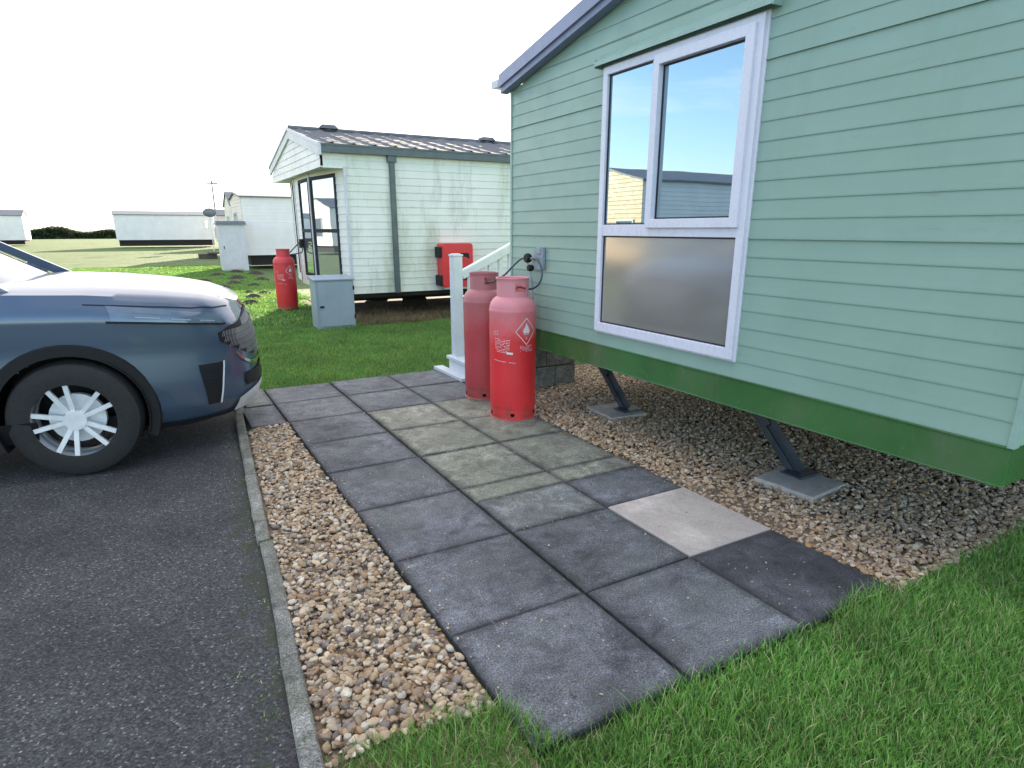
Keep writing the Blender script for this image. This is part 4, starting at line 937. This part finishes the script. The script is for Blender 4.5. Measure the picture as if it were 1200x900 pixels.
for ax in AX:
    for s in (-1,1):
        v=[];f=[];n=26
        for k in range(n+1):
            t=R(-22+224*k/n)
            for rr,oo in ((.385,-.02),(.385,.012),(.445,.014),(.452,-.008)):
                X=ax+rr*math.cos(t); Z=.36+rr*math.sin(t); yy=abs(outline(math.acos(max(-1,min(1,math.copysign(abs(X/HL)**1.8,X)))),.4)[1]); v.append((X,s*(yy+oo),Z))
        f=[(4*k+c,4*k+c+1,4*k+c+5,4*k+c+4) for k in range(n) for c in range(3)]; bb=MB(); bb.add(v,f); bb.build('wheel_arch_trim',M['black'],car,smooth=True)
        bb=MB(); yo=s*.80; bb.lathe([(.22,-.10),(.30,-.11),(.34,-.09),(.355,-.05),(.36,0),(.355,.05),(.34,.09),(.30,.11),(.22,.10)],(ax,yo,.355),40,axis='y'); wh=bb.build('wheel',M['tyre'],car,smooth=True)
        bb=MB(); bb.lathe([(.225,-.09),(.235,-.10),(.235,.10),(.225,.09),(.215,.02),(.215,-.02)],(ax,yo,.355),40,axis='y')
        for k in range(10):
            t=2*math.pi*k/10+.3+.09*(-1)**k; bb.bar((ax+.03*math.cos(t),yo+s*.07,.355+.03*math.sin(t)),(ax+.22*math.cos(t),yo+s*.085,.355+.22*math.sin(t)),.026,.02,up=(0,1,0))
        bb.lathe([(0,-.02),(.15,-.02),(.15,.02),(0,.02)],(ax,yo,.355),28,axis='y'); bb.lathe([(0,-.09),(.06,-.09),(.065,0),(.06,.09),(0,.09)],(ax,yo,.355),16,axis='y'); bb.build('rim',M['silver'],wh,smooth=True)
def patch(b,fn,nu,nv,off,mi=0,lift=None):
    """fn(u,v)->(theta,z) laid on the bodywork"""
    base=len(b.v)
    for j in range(nv+1):
        for i in range(nu+1):
            th,z=fn(i/nu,j/nv); p=thz(th,z)+nrm(th,z)*off; b.v.append(tuple(p))
    for j in range(nv):
        for i in range(nu): k=base+j*(nu+1)+i; b.f.append((k,k+1,k+nu+2,k+nu+1)); b.m.append(mi)
def lerp(a,b_,t): return a+(b_-a)*t
GT=R(33)
def grille(u,v):
    th=lerp(-GT,GT,u); e=abs(th)/GT; lo=.575+.17*e**1.7; hi=.850-.035*e**1.5-.02*(e>.8)*(e-.8)*5; return th,lerp(lo,max(hi,lo+.01),v)
b=MB(); patch(b,grille,64,10,.006); gr=b.build('grille',M['black'],car,smooth=True)
b=MB()
for k in range(-34,35):
    for j in range(8):
        th0=(k+.5*(j%2))/35*GT*.97; e=abs(th0)/GT; _,lo=grille((th0/GT+1)/2,0); _,hi=grille((th0/GT+1)/2,1); z=.565+.036*j+.005
        if z<lo+.004 or z>hi-.016: continue
        w_=.010*(1-.65*e)
        sg=math.copysign(1,th0) if th0 else 1
        pts=[(th0+sg*.010,z-.017),(th0+sg*.010+w_*.8,z-.017),(th0-sg*.012+w_*.8,z+.017),(th0-sg*.012,z+.017)]
        b.add([thz(t_,z_)+nrm(t_,z_)*.010 for t_,z_ in pts],[(0,1,2,3)])
b.build('lattice',plain('dark_chrome',(.50,.53,.57,1),.35,metal=.5),gr)
def band(name,f0,mat,off=.012,root=car,nu=40,nv=3):
    b=MB(); patch(b,f0,nu,nv,off); return b.build(name,mat,root,smooth=True)
band('chrome_strip',lambda u,v:(lerp(-R(26),R(26),u),lerp(.545,.565,v)+.10*abs(2*u-1)**5),M['chrome'],.014)
band('skid_plate',lambda u,v:(lerp(-R(27),R(27),u),lerp(.255,.40-.06*abs(2*u-1)**2,v)),M['silver'],.016)
band('lower_intake',lambda u,v:(lerp(-R(22),R(22),u),lerp(.41,.50,v)),M['black'],.010)
for s in (-1,1):
    h=band('headlight',lambda u,v,s=s:(s*lerp(R(29),R(62),u),lerp(.850+.080*u,.905+.110*u,v)),M['lamp'],.006)
    band('headlight_surround',lambda u,v,s=s:(s*lerp(R(28),R(63),u),lerp(.838+.080*u,.850+.081*u,v)),M['black'],.009)
    band('bonnet_shut_line',lambda u,v,s=s:(s*lerp(R(20),R(66),u),lerp(.915+.11*u,.921+.11*u,v)),M['black'],.004)
    band('air_vent',lambda u,v,s=s:(s*lerp(R(33.5)+R(3)*(1-v),R(43)-R(2)*(1-v),u),lerp(.34,.61,v)),M['black'],.006,nu=8)
    band('vent_trim',lambda u,v,s=s:(s*lerp(R(32.8)+R(3)*(1-v),R(33.5)+R(3)*(1-v),u),lerp(.34,.615,v)),M['silver'],.012,nu=2,nv=8)
    for q in range(3): band('lamp_bar',lambda u,v,s=s,q=q:(s*R(lerp(33+9*q,39+9*q,u)),lerp(.870,.877,v)+.026*q+.015*u),M['grey_pl'],.010,nu=4,nv=1)
    for q in range(6): band('vent_slat',lambda u,v,s=s,q=q:(s*R(lerp(35.5,42.2,u)),lerp(.0,.007,v)+.47+.021*q),M['anth'],.012,nu=5,nv=1)
    band('lower_lip',lambda u,v,s=s:(s*lerp(R(0),R(60),u),lerp(.225,.262,v)),M['black'],.010)
for s in (-1,1):
    for th_,n_ in ((85.2,'door_gap'),(99.5,'door_gap')):
        band(n_,lambda u,v,s=s,th_=th_:(s*R(lerp(th_-.12,th_+.12,u)),lerp(.34,1.07,v)),M['black'],.003,nu=1,nv=12)
    band('sill_cladding',lambda u,v,s=s:(s*R(lerp(76.5,103.5,u)),lerp(.235,.37,v)),M['black'],.012,nu=30)
    for th_ in (96.5,108): band('door_handle',lambda u,v,s=s,th_=th_:(s*R(lerp(th_-1.0,th_+1.0,u)),lerp(.93,.955,v)),M['chrome'],.035,nu=4,nv=1)
# greenhouse
def gh(v,t):
    fx0,fx1=lerp(.98,.15,v),lerp(-1.95,-1.55,v); cx=(fx0+fx1)/2; hl=(fx0-fx1)/2; hw=lerp(.80,.60,v); c,s=math.cos(t),math.sin(t)
    return (cx+hl*math.copysign(abs(c)**(.45),c),hw*math.copysign(abs(s)**.45,s),lerp(1.085,1.56,v))
b=MB(); n=72
for v in np.linspace(0,1,8): b.v+=[gh(v,2*math.pi*i/n) for i in range(n)]
for j in range(7):
    for i in range(n): b.f.append((j*n+i,j*n+(i+1)%n,(j+1)*n+(i+1)%n,(j+1)*n+i)); b.m.append(0)
b.build('glasshouse',M['carglass'],car,smooth=True)
b=MB()
for s_,dz in ((1.02,0),(1.0,.03),(.85,.055),(.6,.07),(.3,.078),(0,.08)):
    for i in range(n):
        p=gh(1,2*math.pi*i/n); b.v.append((-.70+(p[0]+.70)*s_,p[1]*s_,1.555+dz))
for j in range(5):
    for i in range(n): b.f.append((j*n+i,j*n+(i+1)%n,(j+1)*n+(i+1)%n,(j+1)*n+i)); b.m.append(0)
b.build('roof',M['car'],car,smooth=True)
for s in (-1,1):
    for (xa,xb) in ((.93,.12),(-.45,-.42),(-1.85,-1.48)): b=MB(); b.bar((xa,s*.78,1.09),(xb,s*.60,1.56),.06,.03,up=(0,1,0)); b.build('pillar',M['car'],car)
for s in (-1,1):
    b=MB(); b.lathe([(0,-.10),(.07,-.09),(.09,0),(.07,.09),(0,.10)],(0,0,0),16,axis='y'); b.v=[(x*.9+.62,y+s*.99,z*.8+1.16) for x,y,z in b.v]; b.build('wing_mirror',M['car'],car,smooth=True)
car.location=(-1.54,5.45,-.024); car.rotation_euler=(0,0,R(-8))
for o in bpy.data.objects:
    if '_o' in o: del o['_o']
